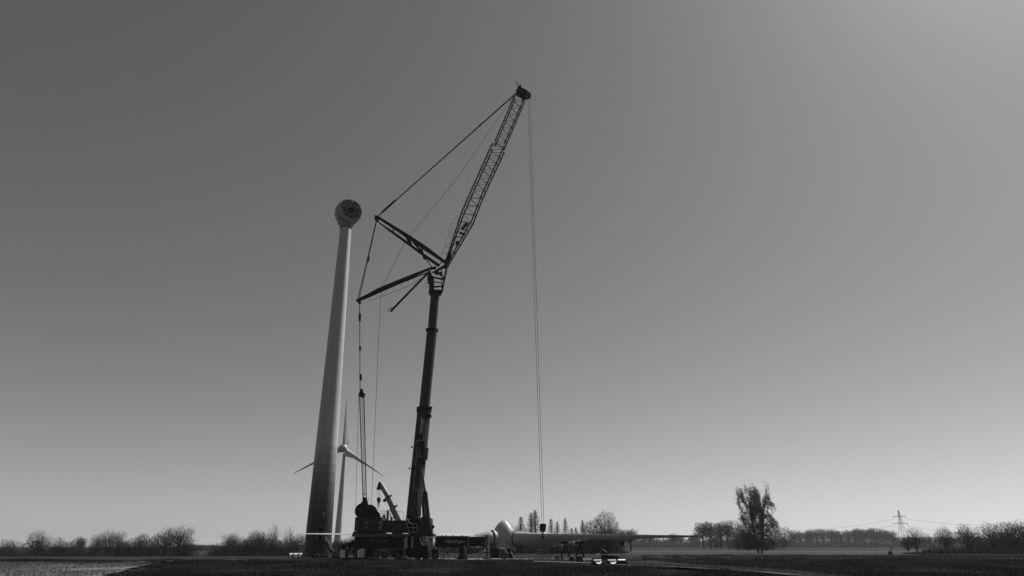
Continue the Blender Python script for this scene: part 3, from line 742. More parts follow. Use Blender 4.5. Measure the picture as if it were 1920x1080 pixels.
d = a_ * math.cos(-.5) + b_ * math.sin(-.5)
s = MB(); s.bar(fcx + a_ * 1.1 + b_ * -.9 + ax * .2, fcx + a_ * -1.3 + b_ * -1.7 + ax * .2, .12, .12, ref=ax); s.bar(fcx + a_ * 2.25 + b_ * 0 + ax * .2, fcx + a_ * 1.8 + b_ * -.1 + ax * .3, .5, .3, ref=ax); s.build('service_bracket', M['gen_grey'], T)
s = MB(); s.tube(nc + V(0, 0, 2.7) - ax * 1.4, nc + V(0, 0, 3.3) - ax * 1.4, .03, n=5); s.build('wind_vane', M['steel'], T)

# ------------------------------------------------------------------ second, working turbine behind
def blade_mesh(L_, root_r, chord, s, o, d, axis, flat, tip=.12, droop=0.0, edge=True, n=14):
    """blade from o along d; flat = direction of the chord, leading edge kept straight"""
    side = d.cross(flat).normalized(); rings = []; t66 = chord > 4.7; wd2 = 1.35 if 4.6 < chord < 4.7 else 1.0
    prof = [(0, root_r * 2, 1.0), (.03, root_r * 2, 1.0), (.06, chord * .93, .62), (.10, chord, .42), (.17, chord * (.62 if t66 else .80), .36), (.28, chord * (.36 if t66 else .52), .32),
            (.42, chord * (.22 if t66 else wd2 * .33), .28), (.6, chord * .20 * wd2, .24), (.8, chord * .125 * wd2, .2), (.93, chord * .08, .2), (1.0, tip * .3, .3)]
    m = 18
    for t_, c_, th in prof:
        lead = root_r * (1 - .80 * min(1, t_ * 1.0))      # leading edge distance above the axis
        ctr = o + d * (L_ * t_) + flat * (lead - c_ / 2)
        R_ = []
        for k in range(m):
            q = 2 * math.pi * k / m
            x = math.cos(q); y = math.sin(q)
            shp = (1 if th > .8 else (.55 + .45 * x))      # teardrop: thick at the leading edge
            R_.append(ctr + flat * (x * c_ / 2) + side * (y * c_ * th / 2 * (1 if th > .8 else max(.06, shp))))
        rings.append(R_)
    vs = [v for R_ in rings for v in R_]; fs = []
    for i in range(len(rings) - 1):
        for k in range(m): fs.append((i * m + k, i * m + (k + 1) % m, (i + 1) * m + (k + 1) % m, (i + 1) * m + k))
    fs.append(tuple(range(m - 1, -1, -1))); fs.append(tuple((len(rings) - 1) * m + k for k in range(m)))
    s.add(vs, fs)
Y2 = 455
B2 = base_at(632, Y2); zt2 = at(640, 850, Y2).z
T2 = empty('wind_turbine', B2, 'working three bladed wind turbine far behind the bare tower', 'wind turbine')
s = MB(); s.lathe(B2, (0, 0, 1), [(zt2 * k / 6, 2.35 - 1.3 * k / 6) for k in range(7)], 32); s.build('tower_tube', M['tower_white'], T2, smooth=True)
hubc = at(644.5, 840.5, Y2 - 3.5)
axx = (V(0, 0, 0) - V(hubc.x, hubc.y, 0)).normalized(); aa = math.atan2(axx.y, axx.x) + math.radians(26); axx = V(math.cos(aa), math.sin(aa), 0)
s = MB(); s.lathe(hubc, axx, [(-8.2, .1), (-8, .9), (-7, 1.6), (-5, 2.1), (-3, 2.3), (-1.0, 2.35), (-.6, 2.2)], 32); s.build('nacelle', M['nacelle'], T2, smooth=True)
s = MB(); s.lathe(hubc, axx, [(-.5, 2.3), (.3, 2.35), (1.2, 2.0), (1.9, 1.3), (2.3, .5), (2.4, .05)], 32); s.build('hub', M['white'], T2, smooth=True)
upv = V(0, 0, 1); sv = axx.cross(upv)          # picture left-ish
if sv.x < 0: sv = -sv                          # to the right
for tx_, ty_ in ((650.3, 742), (720.5, 894), (547, 889)):
    dv = at(tx_, ty_, Y2 - 3.5) - hubc; bl_ = dv.length; d = dv.normalized()
    fl = -d.cross(axx).normalized(); fl = (fl - d * fl.dot(d)).normalized()
    s = MB(); blade_mesh(bl_ - 1, 1.1, 4.69, s, hubc + d * 1.0, d, axx, fl); s.build('rotor_blade', M['white'], T2, smooth=True)

# ------------------------------------------------------------------ the rotor lying on the ground
HB = base_at(944, 140.5); ROT = empty('turbine_rotor', HB, 'white three bladed turbine rotor lying nose up on the ground right of the crane', 'turbine rotor')
hz = at(944, 1004, 140.5).z
nose = at(946, 975, 140.5).z
def hub_body():
    n = 72; rows = []
    z0 = at(944, 1031, 140.5).z
    H = nose - z0
    prof = [(0, .97), (.15, .99), (.35, 1.0), (.5, .98), (.60, .90), (.70, .77), (.80, .61), (.88, .46), (.94, .32), (.98, .18), (1.0, .02)]
    vs = []; fs = []
    for h, r in prof:
        for k in range(n):
            q = 2 * math.pi * k / n
            bl = max(0, math.cos(1.5 * ((q - math.radians(90)) % (2 * math.pi / 3) - 0)) ) if False else 0
            # rounded triangular section: bulges where the blades leave
            w3 = math.cos(3 * (q - math.radians(90)))
            rr = 2.12 * r * (1 + .10 * w3 * (1 if h < .75 else max(0, (1 - h) * 4)))
            vs.append(V(HB.x + rr * math.cos(q), HB.y + rr * math.sin(q), z0 + h * H))
    m = len(prof)
    for i in range(m - 1):
        for k in range(n): fs.append((i * n + k, i * n + (k + 1) % n, (i + 1) * n + (k + 1) % n, (i + 1) * n + k))
    fs += [tuple(range(n - 1, -1, -1)), tuple((m - 1) * n + k for k in range(n))]
    s = MB(); s.add(vs, fs); return s.build('spinner', M['white'], ROT, smooth=True)
sp = hub_body()
def FL(dd, q):
    f_ = V(0, 0, 1)
    if q == 210: f_ = V(0, 0, .75) + dd.cross(V(0, 0, 1)) * .66
    if q == 330: f_ = V(0, 0, .70) + dd.cross(V(0, 0, 1)) * .72
    return (f_ - dd * f_.dot(dd)).normalized()
for q, rb_ in ((90, 0), (210, 1), (330, 2)):
    d = V(math.cos(math.radians(q)), math.sin(math.radians(q)), 0); o_ = V(HB.x, HB.y, hz - .55)
    rr = 1.30
    s = MB(); s.lathe(o_ + d * 1.5, d, [(0, rr + .12), (.55, rr + .12), (.6, rr + .22), (.95, rr + .22), (1.0, rr)], 40); s.build('blade_collar', M['white'], ROT, smooth=True)
    ring(o_ + d * 2.5, d, rr - .1, rr + .09, .14, 'pitch_ring', M['seam'], ROT, n=40)
    tipdz = -.35 if q == 330 else -.05
    s = MB(); dd = (d * 33 + V(0, 0, .45 + tipdz)).normalized(); blade_mesh(36.3 if q != 210 else 36.8, rr - .05, 5.2 if q != 210 else 2.5, s, o_ + d * 2.6, dd, V(0, 0, 1), FL(dd, q)); s.build('rotor_blade', M['white'], ROT, smooth=True)
s = MB(); s.lathe(V(HB.x, HB.y, 0), (0, 0, 1), [(0, 1.7), (.25, 1.7), (.3, 1.3), (at(944, 1031, 140.5).z, 1.3)], 32); s.build('transport_stand', M['steel'], ROT, smooth=True)

# ------------------------------------------------------------------ the big mobile crane
YC = 119.0
CB = base_at(784, YC)
CR = empty('mobile_crane', CB, 'huge dark telescopic mobile crane with raised boom and lattice jib', 'crane')
A = lambda px, py, dy=0.0: at(px, py, YC + dy)
yax = V(0, 1, 0)
def P(name, s, m, parent=None, **k): return s.build(name, m, parent or CR, **k)
def rect(px0, px1, py0, py1, y0, y1):
    """box whose front face (distance y0) covers the picture rectangle"""
    a = at((px0 + px1) / 2, py1, y0); b = at((px0 + px1) / 2, py0, y0)
    xl = at(px0, (py0 + py1) / 2, y0).x; xr = at(px1, (py0 + py1) / 2, y0).x
    s = MB(); s.box(((xl + xr) / 2, (y0 + y1) / 2, a.z), xr - xl, y1 - y0, b.z - a.z); return s
# --- outrigger beams, deck
bl = P('outrigger_beam', rect(664, 765, 1006.5, 1028.5, 117.2, 118.6), M['crane_dark'], bevel=.05)
P('deck_plate', rect(660, 768, 1000.5, 1006, 116.9, 122.5), M['crane_grey'])
br = P('outrigger_beam', rect(817, 878, 1005, 1026.5, 117.2, 118.6), M['crane_dark'], bevel=.05)
P('beam_extension', rect(879.5, 912, 1006.5, 1024.5, 117.4, 118.4), M['crane_dark'], br)
P('end_collar', rect(876.6, 880, 1005.5, 1024.5, 117.1, 118.5), M['crane_grey'], br)
P('beam_bracket', rect(909, 916, 1003, 1030, 117.3, 118.5), M['grey_box'], br)
for px in (829, 836, 850, 866, 893, 905): P('lifting_eye', rect(px - 1.3, px + 1.3, 1003.6, 1005.2, 117.7, 118.0), M['crane_dark'], br)
for px, py in ((890, 1019), (905, 1019), (906, 1009), (666, 1009), (666, 1024)):
    s = MB(); c = at(px, py, 117.15); s.tube(c, c + V(0, .35, 0), .05, n=10); P('bolt', s, M['rail'], br if px > 800 else bl)
P('rear_beam', rect(690, 765, 1008, 1026, 121.5, 122.5), M['crane_dark'])
P('rear_beam', rect(815, 890, 1008, 1024, 121.5, 122.5), M['crane_dark'])
def jack(px, py0, py1, y, r, m, name='outrigger_leg'):
    top = at(px, py0, y); b = at(px, py1, y); b.z = max(b.z, .1); b.x = top.x
    s = MB(); s.tube(V(top.x, y, b.z + .1), top, r * .62, n=16); s.tube(V(top.x, y, (top.z + b.z) / 2), top + V(0, 0, .02), r, n=16)
    o = P(name, s, m, smooth=True)
    s = MB(); s.lathe(V(top.x, y, .12), (0, 0, 1), [(0, r * 2.3), (.1, r * 2.3), (.22, r * .8)], 18); P('foot_plate', s, M['steel'], o, smooth=True); return o
jack(652, 1018, 1049, 117.9, .34, M['crane_dark']); jack(759, 1024, 1050, 117.0, .24, M['crane_grey']); jack(864, 1024, 1050, 117.8, .30, M['crane_dark'])
jack(914, 1026, 1046, 118.0, .28, M['grey_box'])
jack(700, 1026, 1047, 122.2, .28, M['crane_dark'])
s = MB(); s.bar(at(655, 1022, 118), at(668, 1017, 118), .8, .5); s.bar(at(660, 1036, 117.5), at(676, 1026, 117.5), .35, .3); P('beam_bracket', s, M['crane_dark'], bl)
P('cross_member', rect(640, 656, 1020, 1033, 118.0, 119), M['crane_dark'], bl)
# hazard striped post
hp = P('marker_board', rect(757, 764.5, 1005.5, 1026.5, 116.3, 116.45), M['gen_dark'])
for k in range(6):
    y0 = 1006.5 + k * 3.4
    s = MB(); s.prism([at(757.6, y0 + 3.6, 116.27), at(764, y0, 116.27), at(764, y0 + 1.6, 116.27), at(757.6, y0 + 5.0, 116.27)], V(0, -.02, 0)); P('stripe', s, M['letter'], hp)
P('side_panel', rect(771, 774.5, 1006, 1027, 116.4, 116.6), M['grey_light'])
# carrier chassis under the turntable
P('carrier_chassis', rect(765, 806, 1005, 1046, 117.6, 121.8), M['crane_dark'], bevel=.06)
P('chassis_skirt', rect(742, 765, 1030, 1042, 118.4, 121.4), M['crane_dark'])
P('chassis_skirt', rect(806, 822, 1030, 1040, 118.4, 121.4), M['crane_dark'])
for px, yy_ in ((746, 118.5), (783, 117.9), (798, 117.9), (816, 118.5)):
    c = at(px, 1043, yy_); c.z = .62
    s = MB(); s.lathe(c, (0, -1, 0), [(-.35, .1), (-.35, .52), (-.3, .62), (.1, .62), (.16, .52), (.16, .34), (.06, .3), (.06, .02)], 28); wh = P('wheel', s, M['tyre'], smooth=True)
    s = MB(); s.lathe(c + V(0, -.07, 0), (0, -1, 0), [(0, .30), (.03, .28), (.04, .12), (.12, .1), (.12, .01)], 20); P('rim', s, M['crane_grey'], wh, smooth=True)
# superstructure
P('turntable', rect(740, 812, 1000.5, 1006, 117.6, 122.2), M['crane_dark'])
P('engine_housing', rect(715, 768, 975.5, 998.5, 117.9, 121.0), M['crane'], bevel=.08)
s = rect(718, 733, 980.8, 981.8, 117.8, 117.9); P('trim_strip', s, M['crane_grey'])
P('engine_base', rect(735, 752, 998.5, 1001, 118.2, 120.5), M['crane_dark'])
cw = P('counterweight', rect(664.5, 716, 969.5, 996, 117.2, 121.4), M['crane'], bevel=.15)
P('counterweight_base', rect(662, 718, 996.5, 1000.5, 117.6, 121.2), M['crane_dark'])
for k, (x0, x1) in enumerate(((665.5, 668), (680.5, 682), (688, 689.2), (713, 714.6))):
    P('guard_rail', rect(x0, x1, 976 if k > 1 else 971, 996, 117.05, 117.15), M['crane_grey'], cw)
P('guard_rail', rect(689, 713, 994.5, 995.6, 117.05, 117.15), M['crane_grey'], cw); P('guard_rail', rect(689, 713, 977.6, 978.6, 117.05, 117.15), M['crane_grey'], cw)
for px, py in ((686.5, 981), (685.5, 989), (711, 980), (711.5, 989)):
    P('clamp', rect(px - 1.6, px + 1.6, py - 2, py + 2, 116.95, 117.1), M['rail'], cw)
# winches on top
def disc(px, py, y, rpx, wd, m, name, tilt=0.0):
    c = at(px, py, y); r = rpx / ppm(y, c.z); ax_ = V(math.sin(tilt), -math.cos(tilt), 0)
    s = MB(); s.lathe(c, ax_, [(0, r), (.06, r), (.08, r * .86), (wd - .08, r * .86), (wd - .06, r), (wd, r), (wd + .02, r * .3), (wd + .1, r * .25), (wd + .1, .01)], 36)
    return P(name, s, m, smooth=True)
disc(679, 958, 118.6, 13.6, 1.3, M['steel'], 'winch_drum', .25); disc(694, 961, 119.2, 13.5, 1.6, M['crane_dark'], 'winch_drum', .1); disc(706, 966, 119, 6.5, 1.2, M['crane_dark'], 'winch_drum', .1)
s = MB(); s.prism([A(680, 938), A(687, 938), A(688.5, 950), A(699, 961), A(711, 969), A(711, 975), A(676, 975)], V(0, .9, 0)); P('winch_frame', s, M['crane_dark'])
s = MB(); s.prism([A(708, 969.8), A(712.5, 965.5), A(713, 976), A(706, 976)], V(0, .6, 0)); P('winch_bracket', s, M['crane_dark'])
# lower equaliser head with fork plates
s = MB()
for dx in (-2.9, -.8, 1.3, 3.2): s.bar(A(683.3 + dx, 934), A(684 + dx, 943), .12, .3)
s.bar(A(678, 944), A(689.5, 943.5), .55, .7); s.bar(A(684, 941), A(684, 951), .75, .6); s.bar(A(679.5, 930), A(686.5, 924), .08, .1); s.bar(A(686, 938.5), A(692.5, 935.5), .09, .1); s.bar(A(681, 936), A(687.5, 936), .6, .5)
P('equaliser_head', s, M['steel'])
# boom
ref_b = V(math.sin(math.radians(28)), math.cos(math.radians(28)), 0)   # depth axis of the boom, turned so its right flank shows
def boomsec(name, p, q, w, d, m, e=5.0, **k):
    s = MB(); s.section(p, q, w, d, w, d, ref_b, 20, e); return P(name, s, m, smooth=True, **k)
base_b = boomsec('boom_base_section', A(772.5, 992), A(795.4, 768), 2.05, 1.35, M['crane'], e=9)
s2 = boomsec('boom_section', A(795, 770), A(810.3, 618), 1.75, 1.25, M['crane'], e=3.4)
s3 = boomsec('boom_section', A(810, 620), A(816.3, 547), 1.55, 1.12, M['crane'], e=3.2)
def collar(px, py, w, d, h, name='collar', par=None, ddx=0):
    c = A(px, py); up_ = (A(816, 547) - A(781, 900)).normalized()
    s = MB(); s.section(c - up_ * h / 2, c + up_ * h / 2, w, d, w, d, ref_b, 20, 5); return P(name, s, M['crane_dark'], par)
collar(795.2, 768, 2.35, 1.7, .8); collar(810.2, 619, 2.05, 1.5, .45); collar(816.2, 548, 2.2, 1.7, .35); collar(815.9, 552, 2.0, 1.5, .25)
P('sheave_bracket', rect(805, 810, 762, 766, 118.2, 118.8), M['crane_dark']); P('sheave_bracket', rect(799, 808, 777, 782, 117.9, 118.8), M['crane_dark'])
P('boom_bracket', rect(783, 796, 812, 818, 117.85, 118.3), M['crane_dark']); P('boom_bracket', rect(784, 796, 828, 838, 117.85, 118.3), M['crane_dark'])
P('boom_bracket', rect(784, 797, 858, 871, 117.9, 118.8), M['crane_dark']); s = MB(); s.bar(A(797.5, 862, -.5), A(799.5, 840, -.5), .7, .5); P('winch_box', s, M['crane_grey'])
for px, py in ((772, 838), (767.5, 878)): P('hose_guide', rect(px - 1.5, px + 1.5, py - 1.3, py + 1.3, 118.2, 118.6), M['crane_dark'])
# painted line stepping down the flank
front = (V(0, -1, 0))
def on_boom(px, py): return at(px, py, 117.72)
def strip(pts, wpx, m, name, y=117.9, par=None):
    s = MB()
    for (x0, y0), (x1, y1) in zip(pts[:-1], pts[1:]): s.bar(at(x0, y0, y), at(x1, y1, y), wpx / ppm(y, 20), .03)
    return P(name, s, m, par or base_b)
strip([(795.5, 787), (793.5, 826), (783.5, 825), (783, 832)], .9, M['letter_dim'], 'trim_line', 117.78)
strip([(782.5, 838), (779.2, 875)], .8, M['letter_dim'], 'trim_line', 117.78)
strip([(778.5, 880), (774.5, 918.5), (785.2, 919.2), (783, 963)], .9, M['letter_dim'], 'trim_line', 117.78)
strip([(787, 843), (786.6, 856.5), (792.5, 857)], .9, M['letter_dim'], 'trim_line', 117.78)
strip([(768.6, 955.2), (773.5, 956.8)], .8, M['letter_dim'], 'trim_line', 117.78)
# luffing cylinders and foot
for dx, dy in ((0, -1.0), (-7, 1.0)):
    s = MB(); s.tube(A(788.5 + dx * .3, 868, dy), A(797.8 + dx * .6, 926, dy), .17, n=14); rod = P('cylinder_rod', s, M['crane_grey'], smooth=True)
    s = MB(); s.tube(A(797.4 + dx * .6, 922, dy), A(804.5 + dx, 990, dy), .34, .36, n=18); P('luffing_cylinder', s, M['crane'], smooth=True)
s = MB(); s.prism([A(767, 972, -1.0), A(787, 972, -1.0), A(795, 966, -1.0), A(808.6, 972, -1.0), A(810, 1000, -1.0), A(806, 1004, -1.0), A(766, 1004, -1.0)], V(0, 2.4, 0)); P('turntable_frame', s, M['crane'])
s = MB(); s.prism([A(762, 966, -.9), A(781, 968, -.9), A(783, 973, -.9), A(764, 976, -.9)], V(0, 2.0, 0)); P('boom_foot', s, M['crane_dark'])
for x0, y0, x1, y1 in ((790.5, 974, 791.7, 981.5), (798, 973, 799.6, 981)):
    s = MB(); s.bar(A(x0, y0, -1.08), A(x1, y1, -1.08), .14, .05); P('grip_plate', s, M['crane_grey'])
s = MB(); s.bar(A(794.7, 942, -1.35), A(799, 971, -1.35), .12, .03); P('hydraulic_line', s, M['grey_light'])
s = MB(); s.bar(A(787.5, 935, -.6), A(787.5, 968, -.6), .32, .05, w1=.4); P('flank_plate', s, M['grey_light'])
c = A(811.8, 988, -.6); s = MB(); s.lathe(c, (0, -1, 0), [(0, .1), (.05, .26), (.3, .28), (.35, .2)], 16); s.bar(c, A(808.5, 992, -.6), .08, .08); P('work_lamp', s, M['steel'], smooth=True)
# cab frame
RL = lambda pts, y, r=.045: MB().path([at(x, y_, y) for x, y_ in pts], r)
for pts in ([(760.5, 973), (766, 996), (770, 998.5), (782, 998), (783.5, 995), (781.5, 983), (782, 982)], [(764, 973), (768.5, 981.5), (781, 982)], [(768, 989.5), (781.5, 989)], [(774.5, 982), (774.8, 998)], [(760.5, 973), (764.5, 973)], [(766, 989), (768, 989.5)]):
    P('cab_rail', RL(pts, 116.9, .055), M['rail'])
P('operator_cab', rect(764, 783, 975, 1000, 117.2, 118.6), M['gen_dark'], bevel=.08)
# access platform and ladder
for pts in ([(786.5, 1008), (789, 1015), (791.5, 1021)], [(792, 1005), (795, 1015), (794, 1021.5), (802, 1023.5)], [(797, 1005), (798.5, 1021)], [(803, 1023), (814.5, 1022.5), (813, 1017), (811, 1011), (814, 1007.5), (809, 1006.5)], [(816.5, 1012), (817, 1018.5)], [(801, 1005), (802.5, 1022)], [(794, 1013), (803, 1013)], [(805, 1008), (811, 1008)]):
    P('platform_rail', RL(pts, 116.6, .06), M['rail'])
P('platform', rect(790, 815, 1021.5, 1023, 116.4, 117.5), M['grey_box'])
ld = P('ladder', MB().path([at(799.5, 1005, 116.2), at(805.6, 1051, 115.9)], .045).path([at(804, 1005, 116.2), at(810.4, 1051, 115.9)], .045), M['rail'])
for k in range(15):
    q = (k + .6) / 15; a = at(799.5, 1005, 116.2).lerp(at(805.6, 1051, 115.9), q); b = at(804, 1005, 116.2).lerp(at(810.4, 1051, 115.9), q)
    P('rung', MB().tube(a, b, .03, n=5), M['rail'], ld)
# rear walkway rails over the engine housing
for pts in ([(712, 958), (752, 958.5)], [(713, 963), (727, 962.5)], [(717, 958), (717, 975)], [(722, 958), (722, 975)], [(737, 958), (737, 975)], [(756, 961), (757, 975)], [(752, 958.5), (756, 961)], [(731, 963), (732, 975)]):
    P('walkway_rail', RL(pts, 120.5, .03), M['steel'])
for px, py, w_, h_ in ((719.5, 968, 4, 12), (726.5, 963, 3.5, 19), (733, 970, 3, 8)):
    P('hydraulic_unit', rect(px - w_ / 2, px + w_ / 2, py - h_ / 2 + 3, 975.5, 119.8, 120.6), M['grey_box'])
P('hose_loop', MB().path([at(x, y_, 119.5) for x, y_ in ((727, 962), (731, 962), (733, 966), (734.5, 972), (737, 974), (739, 968), (740, 962))], .05), M['steel'])
# boom head with open frame
bh = MB(); bh.prism([A(805, 520, -.9), A(812, 516, -.9), A(813, 547, -.9), A(804.5, 547, -.9)], V(0, 1.9, 0)); bh = P('boom_head', bh, M['crane_dark'])
s = MB(); s.prism([A(801.5, 515, -.6), A(808, 509, -.6), A(811, 524, -.6), A(801.5, 529, -.6)], V(0, 1.2, 0)); P('head_cheek', s, M['crane_dark'], bh)
for dy in (-.8, .9):
    s = MB(); s.bar(A(828.8, 547, dy), A(835.5, 512, dy), .28, .16); s.bar(A(835.5, 514, dy), A(838, 497, dy), .34, .16); s.bar(A(811, 512, dy), A(835, 497, dy), .3, .16); s.bar(A(812, 547, dy), A(830, 546, dy), .5, .16)
    s.bar(A(812, 538, dy), A(829.5, 537, dy), .28, .12); s.bar(A(812, 520, dy), A(832, 524, dy), .3, .12); s.bar(A(811, 511, dy), A(834, 501, dy), .25, .12); s.bar(A(813, 528, dy), A(829, 531, dy), .16, .1); s.bar(A(828, 505, dy), A(829, 545, dy), .14, .12)
    P('head_frame', s, M['crane_dark'], bh)
for px, py, rp in ((819, 511, 4.2), (826.5, 513.5, 3.6), (832.8, 521, 3)):
    c = A(px, py, -.3); r = rp / ppm(119, c.z); s = MB(); s.lathe(c, (0, -1, 0), [(-.3, r), (-.2, r * .8), (.2, r * .8), (.3, r), (.3, r * .6)], 24); P('sheave', s, M['steel'], bh, smooth=True)
s = MB(); s.bar(A(795, 531.5), A(804, 532), .05, .05); s.bar(A(795, 536), A(804, 538), .05, .05); P('anemometer_bracket', s, M['steel'], bh)
# rear mast struts
def plate_poly(pts, y0, th, name, m, par=None):
    s = MB(); s.prism([A(x, y_, y0) for x, y_ in pts], V(0, th, 0)); return P(name, s, m, par)
ua = plate_poly([(703, 403), (708, 404), (735.5, 421), (766.7, 440), (800, 462), (838, 491), (836, 495.5), (797, 470), (773, 453.5), (760, 444.5), (737, 428.5), (711, 411.5), (702, 409)], 0, .12, 'jib_strut', M['crane_dark'])
plate_poly([(702, 408.5), (709, 415), (735.5, 432.5), (759, 449), (771, 458), (793, 474), (825, 496), (822, 500.5), (795.5, 482), (764.5, 459), (729, 433), (702, 411.5)], 0, .12, 'jib_strut', M['crane_dark'])
for x0, y0, x1, y1 in ((736, 425, 738.5, 436), (760, 441, 768, 456), (764, 442, 771, 458), (776, 455, 792, 474), (790, 464, 793, 477)):
    s = MB(); s.bar(A(x0, y0, .06), A(x1, y1, .06), .34 if x0 > 750 else .2, .2); P('strut_tie', s, M['crane_dark'], ua)
s = MB(); s.lathe(A(706, 409, -.4), (0, 1, 0), [(0, .34), (.1, .28), (.8, .28), (.9, .34)], 20); P('strut_head', s, M['steel'], ua, smooth=True)
s = MB(); s.path([A(796, 482), A(811, 502)], .09); s.path([A(822, 497), A(846, 478)], .08); P('strut_brace', s, M['crane_dark'])
c = A(796, 483); s = MB(); s.lathe(c, (0, -1, 0), [(-.3, .3), (.3, .3)], 14); P('strut_joint', s, M['steel'])
lb = plate_poly([(818, 499), (808, 500.5), (780, 511), (746.7, 524.4), (706.7, 541), (688, 551.5), (666.7, 562), (669, 566), (690, 558), (713, 547.5), (746.7, 533), (765, 525), (782, 515.5), (806, 505.5), (818, 504)], -.2, .22, 'lower_strut', M['crane_dark'])
s = MB(); s.path([A(808, 509, 0), A(782, 518, 0), (A(762, 526.5, 0))], .13); P('strut_chord', s, M['crane_dark'], lb)
for x0 in (700, 725, 750, 775, 800):
    yv = 560 - (x0 - 690) * .46 - 4; s = MB(); s.bar(A(x0, yv, -.25), A(x0, yv, .1), .25, .25, ref=V(1, 0, 0)); P('strut_tie', s, M['crane_dark'], lb)
# walkway hand rail under the lower strut
wr = P('walkway_rail', MB().path([A(691, 559.5), A(693.5, 564), A(720, 554), A(752, 542), (A(776, 531)), A(790, 522)], .035), M['steel'], lb)
for x0, x1 in ((704, 706), (715, 717), (720, 723), (735, 738), (750, 752), (764, 767), (775, 777)):
    P('rail_post', MB().tube(A(x0, 556.5 - (x0 - 691) * .42), A(x1, 562.5 - (x1 - 691) * .40), .03, n=5), M['steel'], lb)
# folding strut with claws
s = MB(); s.bar(A(806, 508, -.3), A(736, 580, -.3), .3, .3); fs_ = P('folding_strut', s, M['crane_dark'])
s = MB(); s.bar(A(737, 578, -.3), A(733.5, 585, -.3), .3, .25); s.bar(A(736, 580, -.3), A(725.5, 583, -.3), .08, .1); s.bar(A(736.5, 578.5, -.3), A(727, 579.5, -.3), .08, .1); s.bar(A(737, 577, -.3), A(731, 577, -.3), .08, .1); P('claw', s, M['steel'], fs_)
# lattice jib
jib = MB(); jib.bar(A(834, 503, -.6), A(843, 474, -.6), .55, .3, w1=.7); jib.bar(A(834, 503, .8), A(843, 474, .8), .55, .3, w1=.7)
jib = P('lattice_jib', jib, M['crane_dark'])
def lattice(Lp, Rp, depth, nb, cr, lr):
    """Lp / Rp: picture points of the left and right chord, depth per end"""
    n = len(Lp)
    def pt(side, dy, t):
        P_ = Lp if side == 0 else Rp
        return None
    for k in range(n - 1):
        (lx0, ly0), (lx1, ly1), (rx0, ry0), (rx1, ry1) = Lp[k], Lp[k + 1], Rp[k], Rp[k + 1]
        d0, d1 = depth[k], depth[k + 1]
        c = {}
        for sgn in (-1, 1):
            c['L%d' % sgn] = (A(lx0, ly0) + V(0, sgn * d0 / 2, 0), A(lx1, ly1) + V(0, sgn * d1 / 2, 0))
            c['R%d' % sgn] = (A(rx0, ry0) + V(0, sgn * d0 / 2, 0), A(rx1, ry1) + V(0, sgn * d1 / 2, 0))
        for key, (a, b) in c.items():
            P('chord', MB().tube(a, b, cr, n=8), M['crane_dark'], jib, smooth=True)
        N_ = nb[k]
        def g(key, t): a, b = c[key]; return a.lerp(b, t)
        for i in range(N_):
            t0, t1, tm = i / N_, (i + 1) / N_, (i + .5) / N_
            for sgn in (-1, 1):
                A_, B_ = ('L%d' % sgn, 'R%d' % sgn) if sgn < 0 else ('R%d' % sgn, 'L%d' % sgn)
                P('lacing_bar', MB().tube(g(A_, t0), g(B_, tm), lr, n=5), M['crane_dark'], jib)
                P('lacing_bar', MB().tube(g(B_, tm), g(A_, t1), lr, n=5), M['crane_dark'], jib)
            for sd in 'LR':
                a_, b_ = sd + '-1', sd + '1'
                P('lacing_bar', MB().tube(g(a_, t0), g(b_, tm), lr * .9, n=5), M['crane_dark'], jib)
                P('lacing_bar', MB().tube(g(b_, tm), g(a_, t1), lr * .9, n=5), M['crane_dark'], jib)
lattice([(838.5, 492), (842.5, 474), (866, 404), (885, 360), (923.5, 274)], [(837.5, 501), (846, 485), (886, 416), (905, 367), (945.5, 280)], [1.0, 1.3, 2.2, 2.2, 2.2], [2, 5, 3, 7], .13, .045)
lattice([(928, 270), (966.5, 180)], [(945, 276), (984, 186)], [1.9, 1.7], [7], .12, .043)
s = MB(); s.path([A(924, 274, -1), A(929, 268, -1), A(945.5, 277, -1)], .1); s.path([A(924, 274, 1), A(929, 268, 1), A(945.5, 277, 1)], .1); P('joint_frame', s, M['crane_dark'], jib)
c = A(857.5, 456); s = MB(); s.lathe(c, (0, -1, 0), [(-.4, .32), (.4, .32)], 16); P('jib_pulley', s, M['steel'], jib)
s = MB(); s.bar(A(866, 430), A(876, 419), .5, .6); s.bar(A(862, 436), A(872, 440), .25, .6); P('jib_winch', s, M['steel'], jib)
# hoops of the jib ladder cage
for pts in ([(827, 481), (832, 465), (838, 463.5), (843, 465)], [(829.5, 474), (836, 476)], [(834, 463), (836, 478)], [(834, 452), (837, 447), (843, 446), (850, 449)], [(834, 452), (835.5, 459), (841, 460), (845, 450)], [(840, 441), (842, 431), (847, 429.5), (853, 432)], [(840, 440), (847, 443), (850, 432)], [(841.5, 434), (850, 437)], [(844.5, 422), (848, 417), (854, 420)], [(844.5, 422), (850, 427), (853, 422)], [(852, 411.5), (855, 407), (860, 409), (858.5, 415)]):
    P('cage_hoop', MB().path([A(x, y_, .3) for x, y_ in pts], .028, n=5), M['steel'], jib)
